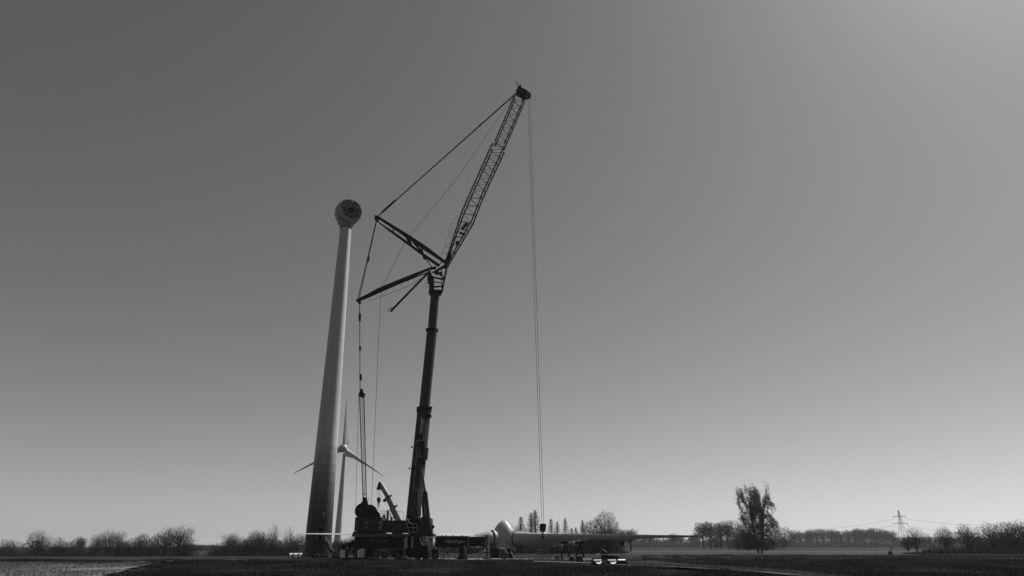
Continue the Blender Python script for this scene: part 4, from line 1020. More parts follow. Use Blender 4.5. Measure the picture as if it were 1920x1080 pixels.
# jib head
jh = MB(); jh.prism([A(966, 176, -.9), A(975, 162, -.9), (A(990, 170, -.9)), A(985, 188, -.9)], V(0, .25, 0)); jh.prism([A(972, 178, .8), A(975, 162, .8), (A(990, 170, .8)), A(980, 184, .8)], V(0, .25, 0))
for a, b in (((971, 166), (988, 176)), ((974, 174), (986, 182)), ((975, 163), (980, 185))): jh.bar(A(*a), A(*b), .25, 1.7)
jh = P('jib_head', jh, M['crane_dark'], jib)
for px, py, rp in ((972, 170, 4.6),):
    c = A(px, py, -.5); r = rp / ppm(119, c.z); s = MB(); s.lathe(c, (0, 1, 0), [(0, r), (.2, r * .85), (1.2, r * .85), (1.4, r), (1.4, .1)], 28); P('head_sheave', s, M['steel'], jib, smooth=True)
s = MB(); s.bar(A(986.5, 182), A(993.5, 177), .75, 1.2); s.bar(A(986, 172), A(990, 178), .3, .8); P('rope_guard', s, M['steel'], jib)
s = MB(); s.path([A(972.5, 166), A(969.5, 157), A(966.5, 151.5)], .035); s.bar(A(969.3, 154), A(970, 158), .14, .14); P('wind_sensor', s, M['steel'], jib)
# pendants and ropes
def line(pts, r, m, name='pendant', joints=(), par=None):
    o_ = P(name, MB().path([A(*p) for p in pts], r, n=6), m, par)
    for (x0, y0, x1, y1, jr) in joints: P('pendant_joint', MB().tube(A(x0, y0), A(x1, y1), jr, n=8), M['steel'], o_)
    return o_
line([(969, 173, -.5), (706.5, 407, -.8)], .085, M['rope_dark'], joints=[(945, 194.5, 939, 200, .13), (905, 230, 898, 236.5, .16), (892, 242, 889, 244.5, .14), (857, 273, 852, 277.5, .14), (742, 375, 716, 398.5, .21)])
line([(970, 174, .6), (707.5, 407, .8)], .06, M['rope_dark'])
line([(706, 412, -.7), (671.5, 560, -.7)], .085, M['rope_dark'], joints=[(692, 482, 689.5, 491, .19)])
line([(707, 412, .7), (674, 560, .7)], .05, M['rope_dark'])
line([(962, 182), (860, 330), (757.5, 457), (717, 538), (713.5, 560), (708, 680), (697, 938), (695.5, 955)], .034, M['rope'], 'hoist_rope')
line([(674.3, 566), (675.2, 735)], .07, M['rope'], joints=[(674.8, 588, 674.6, 602, .22), (675.2, 650, 675.2, 657, .2), (676, 702, 676.4, 713, .22)])
s = MB(); s.lathe(A(674, 566.5, -.2), (0, 1, 0), [(0, .28), (.4, .28)], 16); P('strut_sheave', s, M['steel'])
s = MB(); s.prism([A(674.5, 729), A(679.5, 729), A(681, 736), A(684, 738), A(683, 743.5), A(679, 745), A(673, 743), (A(671.5, 738.5)), A(674, 736)], V(0, .5, 0)); P('equaliser_block', s, M['steel'])
for (a, b) in (((673.6, 743), (680.2, 934)), ((675, 744), (681.5, 934)), ((678.6, 744), (683.8, 930)), ((681.6, 743), (686.4, 932)), ((682.6, 743), (687.2, 936))):
    line([a, b], .048, M['rope_dark'], 'luffing_rope')
line([(672.2, 742), (667, 952)], .03, M['rope'], 'luffing_rope')
# hook line from the jib head
line([(989.8, 182, -.5), (1015.8, 981, -.4)], .034, M['rope'], 'hoist_rope'); line([(993.4, 180, .4), (1019.8, 981, .3)], .034, M['rope'], 'hoist_rope')
hk = MB(); hk.prism([A(1012, 984, -.5), A(1014.5, 981.5, -.5), A(1021, 981.5, -.5), A(1024.5, 984, -.5), A(1023, 997, -.5), A(1012.6, 997, -.5)], V(0, .9, 0)); hk = P('hook_block', hk, M['gen_dark'], bevel=.08)
s = MB(); s.bar(A(1022.5, 985, -.1), A(1025, 983, -.1), .12, .3); P('rope_clamp', s, M['steel'], hk)
s = MB(); s.path([A(1018, 997), A(1017.5, 1003), A(1016, 1006), A(1016.6, 1009), A(1019, 1009.5), A(1019.7, 1006)], .13, n=8); P('hook', s, M['steel'], hk)
s = MB(); s.path([A(1018, 1009), A(1018.5, 1034)], .03); s.path([A(1018.5, 1009), A(1022, 1034)], .03); P('sling', s, M['steel'], hk)
# lettering
def lettering(txt, px, py, y, hpx, m, parent, shear=.35, up=None, space=1.0, bold=.0):
    cu = bpy.data.curves.new('txt', 'FONT'); cu.body = txt; cu.shear = shear; cu.extrude = .01; cu.space_character = space; cu.offset = bold
    cu.size = 1.0
    to = bpy.data.objects.new('txt', cu); COL.objects.link(to)
    dg = bpy.context.evaluated_depsgraph_get(); dg.update(); me = bpy.data.meshes.new_from_object(to.evaluated_get(dg)); bpy.data.objects.remove(to)
    me.name = 'lettering'; me.materials.clear(); me.materials.append(m)
    k = hpx / ppm(y, 5) / .7; org = at(px, py, y)
    xd = V(1, 0, 0) if up is None else up; zd = V(0, 0, 1) if up is None else V(-up.z, 0, up.x)
    off = wloc(parent)
    for v in me.vertices:
        c = v.co.copy(); v.co = org + xd * (c.x * k) + zd * (c.y * k) + V(0, -c.z * k, 0) - off
    o_ = bpy.data.objects.new('lettering', me); COL.objects.link(o_); o_.parent = parent; return o_
lettering('Hasslinger', 834, 1018, 117.12, 6.2, M['letter_dim'], br, .4, space=1.0, bold=.012)
lettering('D S R  J d W', 694, 1016, 117.12, 3.6, M['letter_dim'], bl, .0, space=1.15)
upb = (A(796, 768) - A(776, 960)).normalized(); lettering('Hasslinger', 790.5, 814, 117.75, 5.4, M['letter'], base_b, .35, up=upb, bold=.01)
# ------------------------------------------------------------------ truck crane behind
YT = 134.5
TB = base_at(732, YT); TC = empty('truck_crane', TB, 'small truck crane with short boom and hanging hook behind the big crane', 'crane')
Q = lambda px, py, dy=0: at(px, py, YT + dy)
def TP(name, s, m, par=None, **k): return s.build(name, m, par or TC, **k)
rb_ = V(math.sin(.55), math.cos(.55), 0)
for (a, b, w_, nm) in (((756, 990), (736, 950.5), 1.25, 'boom_base'), ((740, 957), (727.5, 930.5), 1.08, 'boom_section'), ((729.5, 934), (712.5, 905.5), .86, 'boom_section')):
    s = MB(); s.section(Q(*a), Q(*b), w_, w_ * .8, w_ * .96, w_ * .78, rb_, 16, 5); TP(nm, s, M['grey_light'], smooth=True)
for (px, py, w_) in ((728.5, 932, 1.35), (738.5, 951, 1.4)):
    c = Q(px, py); dd = (Q(712.5, 905.5) - Q(756, 990)).normalized(); s = MB(); s.section(c - dd * .12, c + dd * .12, w_, w_ * .8, w_, w_ * .8, rb_, 16, 5); TP('collar', s, M['crane_dark'])
s = MB(); s.bar(Q(713, 904), Q(710, 916), .5, .7); s.bar(Q(706.5, 916.5), Q(713.5, 916.5), .35, .6); TP('boom_head', s, M['steel'])
s = MB(); s.tube(Q(704.5, 911.5), Q(704.9, 912.6), .08); TP('tip_lamp', s, M['steel'])
s = MB(); s.path([Q(709, 918), Q(709, 934)], .03); s.path([Q(712.5, 918), (Q(712, 934))], .03); TP('hoist_rope', s, M['rope'])
hb2 = TP('hook_block', MB().prism([Q(707, 934), Q(709.5, 932), Q(712.5, 933.5), Q(713.5, 937.5), Q(711, 943), Q(708.5, 943), Q(706.3, 938)], V(0, .5, 0)), M['steel'])
s = MB(); pts = [Q(709.5 + 2.0 * math.cos(a), 946.5 + 2.6 * math.sin(a)) for a in np.linspace(-1.57, 4.71, 13)]; s.path(pts, .07); TP('hook', s, M['steel'], hb2)
s = MB(); s.path([Q(708.8, 950), Q(707, 963)], .03); s.path([Q(709.8, 950), Q(711.6, 963)], .03); TP('sling', s, M['rail'], hb2)
s = MB(); s.lathe(Q(721.5, 938.5, -.4), (0, -1, 0), [(0, .3), (.3, .3)], 14); TP('aux_sheave', s, M['steel'])
s = MB(); s.tube(Q(748, 975), Q(735, 960), .16, n=10); TP('luffing_cylinder', s, M['crane_dark'])
def trect(px0, px1, py0, py1, y0, y1): return rect(px0, px1, py0, py1, y0, y1)
TP('turret', trect(738, 764, 984, 1008, 133.6, 136), M['grey_box'], bevel=.08)
TP('crane_deck', trect(700, 768, 1018, 1031, 133.4, 136), M['grey_box'], bevel=.05)
s = MB(); s.prism([Q(727, 1027), Q(741, 1030), Q(746, 1034), Q(748, 1044), Q(728, 1044)], V(0, 2.2, 0)); cab = TP('cab', s, M['grey_light'])
s = MB(); s.prism([Q(743, 1033.5, -.03), Q(745.5, 1035, -.03), Q(746.5, 1040, -.03), Q(743, 1040, -.03)], V(0, -.02, 0)); TP('window', s, M['gen_dark'], cab)
s = MB(); s.bar(Q(727, 1027, -.1), Q(741.5, 1029.5, -.1), .14, .4); s.bar(Q(741, 1029.5, -.1), Q(747, 1033, -.1), .14, .4); TP('mudguard', s, M['white_box'], cab)
for px in (706, 721, 742):
    c = Q(px, 1041, -1.2); c.z = .66
    s = MB(); s.lathe(c, (0, -1, 0), [(-.35, .1), (-.35, .55), (-.28, .66), (.1, .66), (.16, .56), (.16, .36), (.05, .32), (.05, .02)], 28); wh = TP('wheel', s, M['tyre'], smooth=True)
    s = MB(); s.lathe(c + V(0, -.06, 0), (0, -1, 0), [(0, .34), (.03, .30), (.04, .14), (.13, .12), (.13, .01)], 20); TP('rim', s, M['grey_box'], wh, smooth=True)
s = MB(); s.path([Q(711.5 + 0, 1035, -1.6), Q(717, 1032.5, -1.6), Q(724, 1033, -1.6), Q(729, 1038, -1.6), Q(729.5, 1044, -1.6)], .06); TP('wheel_arch', s, M['grey_light'])
s = MB(); s.bar(Q(728, 1046, -1.5), Q(736, 1046, -1.5), .12, .4); TP('step', s, M['grey_light'])

# ------------------------------------------------------------------ things around the site
def solo(name, s, m, px, Y, label, cat, **k):
    b = base_at(px, Y); kk = {x: k[x] for x in ('bevel', 'smooth') if x in k}; o_ = s.build(name, m, base=b, **kk); tag(o_, label, cat, k.get('group')); return o_
# striped roll lying by the tower
Yb = 127.0; B_ = base_at(555, Yb); RO = empty('barrier_roll', B_, 'dark lying roll with three white bands left of the tower foot', 'roll')
zc = .46; xl, xr = at(541.5, 1045, Yb).x, at(568.5, 1045, Yb).x
s = MB(); s.tube(V(xl, Yb, zc), V(xr, Yb, zc), .40, n=24); s.build('core', M['gen_dark'], RO, smooth=True)
for x0, x1 in ((543.2, 548.6), (551, 559), (561.5, 566.5)):
    a, b = at(x0, 1045, Yb).x, at(x1, 1045, Yb).x; s = MB(); s.tube(V(a, Yb, zc), V(b, Yb, zc), .44, n=24); s.build('band', M['white_box'], RO, smooth=True)
# transformer cabinet behind the tower
cb = base_at(567, 143); CBN = empty('transformer_cabinet', cb, 'grey cabinet with a white cap half hidden behind the left edge of the tower foot', 'cabinet')
rect(560.5, 574, 1021.5, 1047, 143, 145).build('body', M['grey_light'], CBN, bevel=.03); rect(560, 574.5, 1018, 1021.3, 142.9, 145.1).build('cap', M['white_box'], CBN)
rect(561.5, 567, 1024, 1044, 142.93, 142.98).build('door', M['grey_light'], CBN)
# skip with painted frames
sk = base_at(600, 131); SK = empty('skip_container', sk, 'dark sloping sided skip with pale painted braces before the tower', 'skip')
s = MB(); s.prism([at(582, 1048, 131), at(589, 1038, 131), at(617, 1037.5, 131), at(618.5, 1048.3, 131)], V(0, 1.6, 0)); s.build('tub', M['steel'], SK)
for pts in ([(590, 1039), (602, 1039.3)], [(590.5, 1039), (592.5, 1048)], [(597.5, 1039.3), (598.3, 1048)], [(600.5, 1039.3), (602.8, 1048)], [(604, 1039), (609.5, 1047), (613.5, 1040)], [(604, 1039.5), (614, 1040)], [(615.5, 1039), (616, 1048)]):
    s = MB()
    for a, b in zip(pts[:-1], pts[1:]): s.bar(at(*a, 130.93), at(*b, 130.93), .11, .08)
    s.build('brace', M['rail'], SK)
# grey low container, items on it
s = rect(621, 637, 1034, 1044, 129, 131); solo('low_container', s, M['grey_box'], 629, 129, 'low grey container between the skip and the white switch box', 'container', bevel=.04)
s = rect(622, 638, 1043.6, 1048.5, 128.5, 130.5); solo('container_plinth', s, M['steel'], 629, 128.5, 'dark base carrying the low grey container', 'plinth')
for i, (px, hh, m_) in enumerate(((622, 3, 'steel'), (627, 3.5, 'rail'), (630.5, 4, 'rail'), (634, 3, 'steel'))):
    s = MB(); c0 = at(px, 1034, 129.8); s.lathe(c0, (0, 0, 1), [(0, .12), (hh / ppm(129), .13), (hh / ppm(129) + .08, .06)], 12)
    o_ = s.build('canister', M[m_], base=c0, smooth=True); tag(o_, ('dark canister at the left end of the low grey container', 'pale canister, left of the two pale ones on the low grey container', 'pale canister, right of the two pale ones on the low grey container', 'dark canister at the right end of the low grey container')[i], 'canister', 'canisters on the grey container')
# white switch box
wb = base_at(641.5, 116.6); WB = empty('switch_box', wb, 'bright white upright box beside the left outrigger of the big crane', 'box')
s = MB(); s.box(wb + V(0, 0, .05), .52, .42, 1.42, math.radians(55)); s.build('body', M['white_box'], WB, bevel=.02)
s = MB(); s.box(wb + V(math.sin(math.radians(55)) * .215, -math.cos(math.radians(55)) * .215, .2), .44, .02, 1.15, math.radians(55)); s.build('door', M['white_box'], WB)
# person standing at the left outrigger handled below
# pale panel container & tank under the deck
pb = base_at(678, 125.5); PB = empty('site_toilet', pb, 'pale grey upright cabin under the left outrigger beam', 'cabin')
s = MB(); s.prism([at(672, 1048.6, 125.5), at(672.8, 1024, 125.5), at(687.5, 1024, 125.5), at(682.8, 1048.6, 125.5)], V(0, 1.4, 0)); s.build('front_panel', M['white_box'], PB)
s = MB(); s.prism([at(662.5, 1047, 126), at(662.5, 1030, 126), at(667, 1025, 126), at(670, 1024, 126), at(669.5, 1048.6, 126)], V(0, 1.2, 0)); s.build('side_panel', M['grey_box'], PB)
s = MB(); s.lathe(V(at(692, 1048, 124.5).x, 124.5, 0), (0, 0, 1), [(0, .75), (.1, .8), (2.0, .8), (2.15, .7), (2.2, .1)], 28); solo('water_tank', s, M['steel'], 692, 124.5, 'dark upright tank right of the pale cabin under the crane', 'tank', smooth=True)
# mats and slabs under the feet
def slab(px0, px1, y, dy, th, m, label, name='ground_mat', cat='mat', grp=None):
    x0, x1 = base_at(px0, y).x, base_at(px1, y).x; s = MB(); s.box(((x0 + x1) / 2, y + dy / 2, .04), x1 - x0, dy, th)
    b = V((x0 + x1) / 2, y, 0); o_ = s.build(name, m, base=b, bevel=.02); tag(o_, label, cat, grp); return o_
slab(633, 681, 116.0, 3.2, .28, M['gen_dark'], 'wide black support mat under the left outrigger foot')
slab(684, 703, 119.5, 2.2, .30, M['concrete'], 'pale concrete slab between the left mat and the wheels', 'concrete_slab', 'slab')
slab(738, 768, 115.2, 2.6, .16, M['steel'], 'dark mat under the thin leg left of the ladder')
slab(791, 818, 115.0, 2.6, .12, M['steel'], 'dark mat under the foot of the ladder')
slab(876, 902, 115.0, 1.8, .12, M['white_box'], 'white sheet on the ground beside the bending worker', 'white_sheet', 'sheet')
slab(912, 940, 116, 1.2, .10, M['grey_box'], 'grey plank lying before the dark machine', 'plank', 'plank')
# barriers
def barrier(x0, x1, ytop, ybot, y, label, m='grey_box', r=.05):
    b = base_at((x0 + x1) / 2, y); t = empty('barrier', b, label, 'barrier', 'tube barriers on the pad')
    p0, p1, q0, q1 = at(x0, ytop, y), at(x1, ytop, y), base_at(x0, y), base_at(x1, y)
    MB().path([p0, p1], r).build('top_rail', M[m], t)
    MB().path([(p0 + q0) / 2, (p1 + q1) / 2], r * .7).build('lower_rail', M[m], t)
    for a, b_ in ((p0, q0), (p1, q1)): MB().path([a, b_ + V(0, 0, .05)], r).build('post', M[m], t)
barrier(840, 853, 1040, 1052, 115.6, 'grey tube barrier left of the dark hood on the pad')
barrier(843, 866, 1038, 1046, 128, 'low rail barrier far behind the right outrigger')
barrier(886, 911, 1038, 1047, 130, 'faint barrier behind the bending worker')
barrier(968, 1008, 1039, 1046, 131, 'long rail barrier right of the dark machine', r=.04)
# marker posts
for i, (px, py0) in enumerate(((827.5, 1038), (832, 1031))):
    b = base_at(px, 124 + i * 4); t = empty('marker_post', b, ('short post with two white bands right of the ladder', 'plain grey post right of the banded post')[i], 'post')
    topz = at(px, py0, 124 + i * 4).z
    MB().tube(b, b + V(0, 0, topz), .09 if i == 0 else .2, n=10).build('post', M['steel'] if i == 0 else M['grey_box'], t)
    if i == 0:
        for z0 in (.25, .75): MB().tube(b + V(0, 0, z0), b + V(0, 0, z0 + .28), .13, n=10).build('band', M['rail'], t)
# dark hood / funnel under the right jack
s = MB(); b = base_at(868, 116.4); s.lathe(b + V(0, 0, .1), (0, 0, 1), [(0, .75), (.3, .70), (1.0, .5), (1.6, .42), (1.9, .3), (1.95, .05)], 20); solo('tarpaulin_hood', s, M['steel'], 868, 116.4, 'dark covered pile under the leg of the right beam', 'cover', smooth=True)
# dark machine with wheel
mb_ = base_at(938, 122); MC = empty('compressor_trailer', mb_, 'dark wheeled machine with a white cap in front of the rotor hub', 'machine')
rect(919.5, 958, 1028, 1045, 122, 124).build('body', M['steel'], MC, bevel=.1)
rect(920.5, 931, 1019, 1028, 122.3, 123.6).build('control_box', M['steel'], MC, bevel=.05); rect(922, 929.5, 1021, 1026.5, 122.2, 122.28).build('panel', M['grey_box'], MC)
rect(936.5, 947.5, 1027.3, 1029, 121.6, 122.8).build('cap', M['white_box'], MC)
s = MB(); s.prism([at(936, 1029, 121.7), at(947, 1029, 121.7), at(951.5, 1037, 121.7), at(951, 1046, 121.7), at(937, 1046, 121.7)], V(0, 1.2, 0)); s.build('engine_hood', M['grey_box'], MC)
s = MB(); s.path([at(947, 1031, 121.6), at(951.5, 1037.5, 121.6), at(952, 1044, 121.6)], .06); s.build('edge_tube', M['rail'], MC); s = MB(); s.path([at(936.8, 1037, 121.6), at(936.8, 1048, 121.6)], .06); s.build('edge_tube', M['rail'], MC)
c = at(945, 1046, 121.5); c.z = .5; s = MB(); s.lathe(c, (0, -1, 0), [(-.3, .1), (-.3, .42), (-.2, .5), (.1, .5), (.15, .4), (.15, .02)], 24); wh = s.build('wheel', M['tyre'], MC, smooth=True)
s = MB(); s.lathe(c + V(0, -.16, 0), (0, -1, 0), [(0, .2), (.03, .18), (.03, .01)], 16); s.build('rim', M['grey_box'], wh)
s = MB(); s.prism([at(953, 1032, 122.5), at(962, 1032, 122.5), at(965, 1047, 122.5), at(951, 1047, 122.5)], V(0, 1, 0)); solo('tool_bin', s, M['gen_dark'], 958, 122.5, 'black bin right of the wheeled machine', 'bin')
s = MB(); s.bar(at(958.5, 1034, 121.9), at(964.5, 1046.5, 121.9), .14, .1); solo('pale_bar', s, M['white_box'], 962, 121.9, 'short white bar leaning on the black bin', 'bar')
s = MB(); s.bar(at(963, 1027, 123), at(965.5, 1035, 123), .2, .2); solo('hub_prop', s, M['grey_light'], 965, 123, 'pale prop standing under the right side of the hub', 'prop')
# trestle under right blade
tr_ = base_at(1021, 130); TRS = empty('trestle', tr_, 'pale topped trestle under the hook of the big crane', 'trestle')
s = MB(); s.bar(at(1007, 1032, 130), at(1031, 1031, 130), .14, .5); s.build('top_beam', M['grey_box'], TRS)
for px0, px1 in ((1031, 1033.5), (1013, 1013.5), (1018, 1018.5), (1022.5, 1023), (1028, 1028.5)):
    a = at(px0, 1032, 130); b = base_at(px1, 130); s = MB(); s.bar(a, b + V(0, 0, .03), .14, .14); s.build('leg', M['grey_box'], TRS)
# support stands (blade cradle) below the blade
for i, (px, lab) in enumerate(((1058, 'dark angular cradle under the right blade, nearer the trestle'), (1086, 'dark angular cradle under the right blade, nearer the crates'))):
    Yk = 128 - i * 4; b = base_at(px, Yk); t = empty('blade_cradle', b, lab, 'cradle', 'blade cradles')
    s = MB(); s.bar(at(px - 6, 1044, Yk), at(px + 2, 1018, Yk), .3, .3); s.build('leg', M['steel'], t)
    s = MB(); s.bar(at(px + 9, 1044, Yk), at(px + 1, 1018, Yk), .3, .3); s.build('leg', M['steel'], t)
    s = MB(); s.bar(at(px - 8, 1017.5, Yk), at(px + 8, 1016.5, Yk), .35, .9); s.build('saddle', M['gen_dark'], t)
    s = MB(); s.bar(at(px - 3, 1035, Yk), at(px + 6, 1035, Yk), .2, .2); s.build('cross_bar', M['steel'], t)
# pallet stacks / small stuff near 1065-1100
small = [(1045, 1040, 8, 7, 120, 'grey_box', 'small grey crate below the nearer cradle', 'crate'), (1054, 1042, 5, 7, 119, 'grey_box', 'small grey upright box between the two cradles', 'box'),
         (1072, 1052, 9, 9, 101, 'steel', 'dark crate at the right end of the pale strip', 'crate'), (1086, 1050, 12, 11, 100, 'steel', 'dark wide crate left of the three black bins', 'crate')]
for px, pyc, wpx, hpx, Yk, m_, lab, cat in small:
    b = base_at(px, Yk); w_, h_ = wpx / ppm(Yk), hpx / ppm(Yk); t = empty(cat, b, lab, cat)
    s = MB(); s.box(b, w_, w_ * .8, h_ * .92); s.build('body', M[m_], t, bevel=.03)
    s = MB(); s.box(b + V(0, 0, h_ * .92), w_ * 1.05, w_ * .85, h_ * .08); s.build('lid', M['grey_box'], t)
for i, (x0, y0, x1, y1, Yk, lab) in enumerate(((1066.5, 1057, 1071, 1053, 97, 'bright wedge leaning at the end of the pale strip'), (1074, 1044.5, 1079, 1046.5, 104, 'small white block on the dark crate by the pale strip'),
                              (1096, 1045.5, 1099, 1046.5, 99, 'left one of two white lamp heads beside the dark wide crate'), (1101, 1045, 1103.5, 1046, 99, 'right one of two white lamp heads beside the dark wide crate'), (1119, 1039.5, 1124, 1038.5, 96, 'white bar on the back of the leftmost black bin'))):
    s = MB(); s.bar(at(x0, y0, Yk), at(x1, y1, Yk), .16, .2); b = at(x0, y0, Yk); o_ = s.build('pale_block', M['white_box'], base=b); tag(o_, lab, 'block')
for px, Yk in ((1074, 99), (1079, 99), (1086, 99)):
    b = base_at(px, Yk); s = MB(); s.tube(b, b + V(.04, 0, .55), .07, n=8); o_ = s.build('stake', M['grey_box'], base=b); tag(o_, 'short pale stake, %s of three at the foot of the dark crates' % ('left one' if px == 1074 else 'middle one' if px == 1079 else 'right one'), 'stake', 'short pale stakes')
# three black bins with white half round shells
for i, (px, lab) in enumerate(((1122, 'black trapezoid bin holding a white half round shell, leftmost of the bins by the track'), (1149, 'black trapezoid bin holding a white half round shell, middle of the bins by the track'))):
    Yk = 86.5; b = base_at(px, Yk); t = empty('shell_bin', b, lab, 'bin', 'black bins with white shells')
    s = MB(); s.prism([at(px - 12, 1059.5, Yk), at(px - 10, 1047, Yk), at(px + 9, 1047, Yk), at(px + 13, 1059.5, Yk)], V(0, 1.3, 0)); s.build('frame', M['gen_dark'], t)
    s = MB(); s.prism([at(px - 9.5, 1050.6, Yk - .25), at(px + 6, 1050.4, Yk - .25), at(px + 5, 1048.2, Yk + .1), at(px - 8.5, 1048.4, Yk + .1)], V(0, .02, -.02)); s.build('rim', M['white_box'], t)
    pts = [at(px - 7, 1051.8, Yk - .1), at(px - 4.5, 1055.3, Yk - .42), at(px - 1.2, 1057.2, Yk - .62), at(px + 3, 1057.2, Yk - .62), at(px + 6, 1055, Yk - .42), at(px + 8.3, 1051.8, Yk - .1)]
    s = MB(); s.prism(pts, V(0, .03, -.02)); s.build('shell', M['white_box'], t)
    for sx in (-11.5, 11.5): s = MB(); s.bar(at(px + sx, 1059.5, Yk - .1), at(px + sx * .8, 1047, Yk - .1), .1, .1); s.build('corner_post', M['grey_box'], t)
Yk = 86.0; b = base_at(1170, Yk); t = empty('shell_bin', b, 'black bin with white top bar and slanting side, rightmost of the bins', 'bin', 'black bins with white shells')
s = MB(); s.prism([at(1159, 1060.5, Yk), at(1159, 1050, Yk), at(1173, 1050, Yk), at(1180, 1060.5, Yk)], V(0, 1.3, 0)); s.build('frame', M['steel'], t)
s = MB(); s.prism([at(1158.5, 1050.4, Yk - .3), at(1173, 1050.4, Yk - .3), at(1172.4, 1048.4, Yk), at(1159, 1048.4, Yk)], V(0, .02, -.02)); s.build('rim', M['white_box'], t)
for x0, x1 in ((1164, 1163), (1168, 1170), (1172, 1176)): s = MB(); s.bar(at(x0, 1051, Yk - .06), at(x1, 1060, Yk - .06), .1, .05); s.build('slat', M['grey_box'], t)
# propped lid
s = MB(); s.bar(at(1127, 1030, 97), at(1139, 1037.5, 97), .28, .9); o_ = s.build('propped_lid', M['gen_dark'], base=at(1133, 1034, 97)); tag(o_, 'tilted black lid with a white edge propped above the bins', 'lid')
s = MB(); s.bar(at(1129.5, 1029.5, 96.5), at(1138.5, 1036, 96.5), .10, .05); o2 = s.build('edge', M['white_box'], o_)
s = MB(); s.tube(at(1130, 1047, 97), at(1131, 1033, 97), .05); s.tube(at(1137, 1047, 97), at(1136, 1037, 97), .05); s.build('prop', M['steel'], o_)
s = MB(); s.prism([at(1128, 1050, 96.4), at(1130, 1040, 96.4), at(1160, 1043, 96.4), at(1164, 1050, 96.4)], V(0, 1.5, 0)); o_ = s.build('covered_pallet', M['gen_dark'], base=base_at(1145, 96.4)); tag(o_, 'dark covered pallet behind the black bins', 'pallet')
# tripod with a dark head
Yk = 112; b = base_at(1167, Yk); t = empty('floodlight_tripod', b, 'tripod with a dark box head standing behind the rightmost black bin', 'tripod')
rect(1164, 1170.5, 1014.8, 1023.5, Yk - .2, Yk + .3).build('lamp_head', M['gen_dark'], t, bevel=.03)
for dx in (-4.5, .5, 5.5):
    a = at(1167.2, 1022, Yk); q = base_at(1167 + dx, Yk + (0 if dx != .5 else .8)); MB().tube(a, q, .05, n=6).build('leg', M['grey_box'], t)
MB().tube(at(1167.2, 1022, Yk), at(1167.4, 1036, Yk), .06).build('centre_post', M['rail'], t)

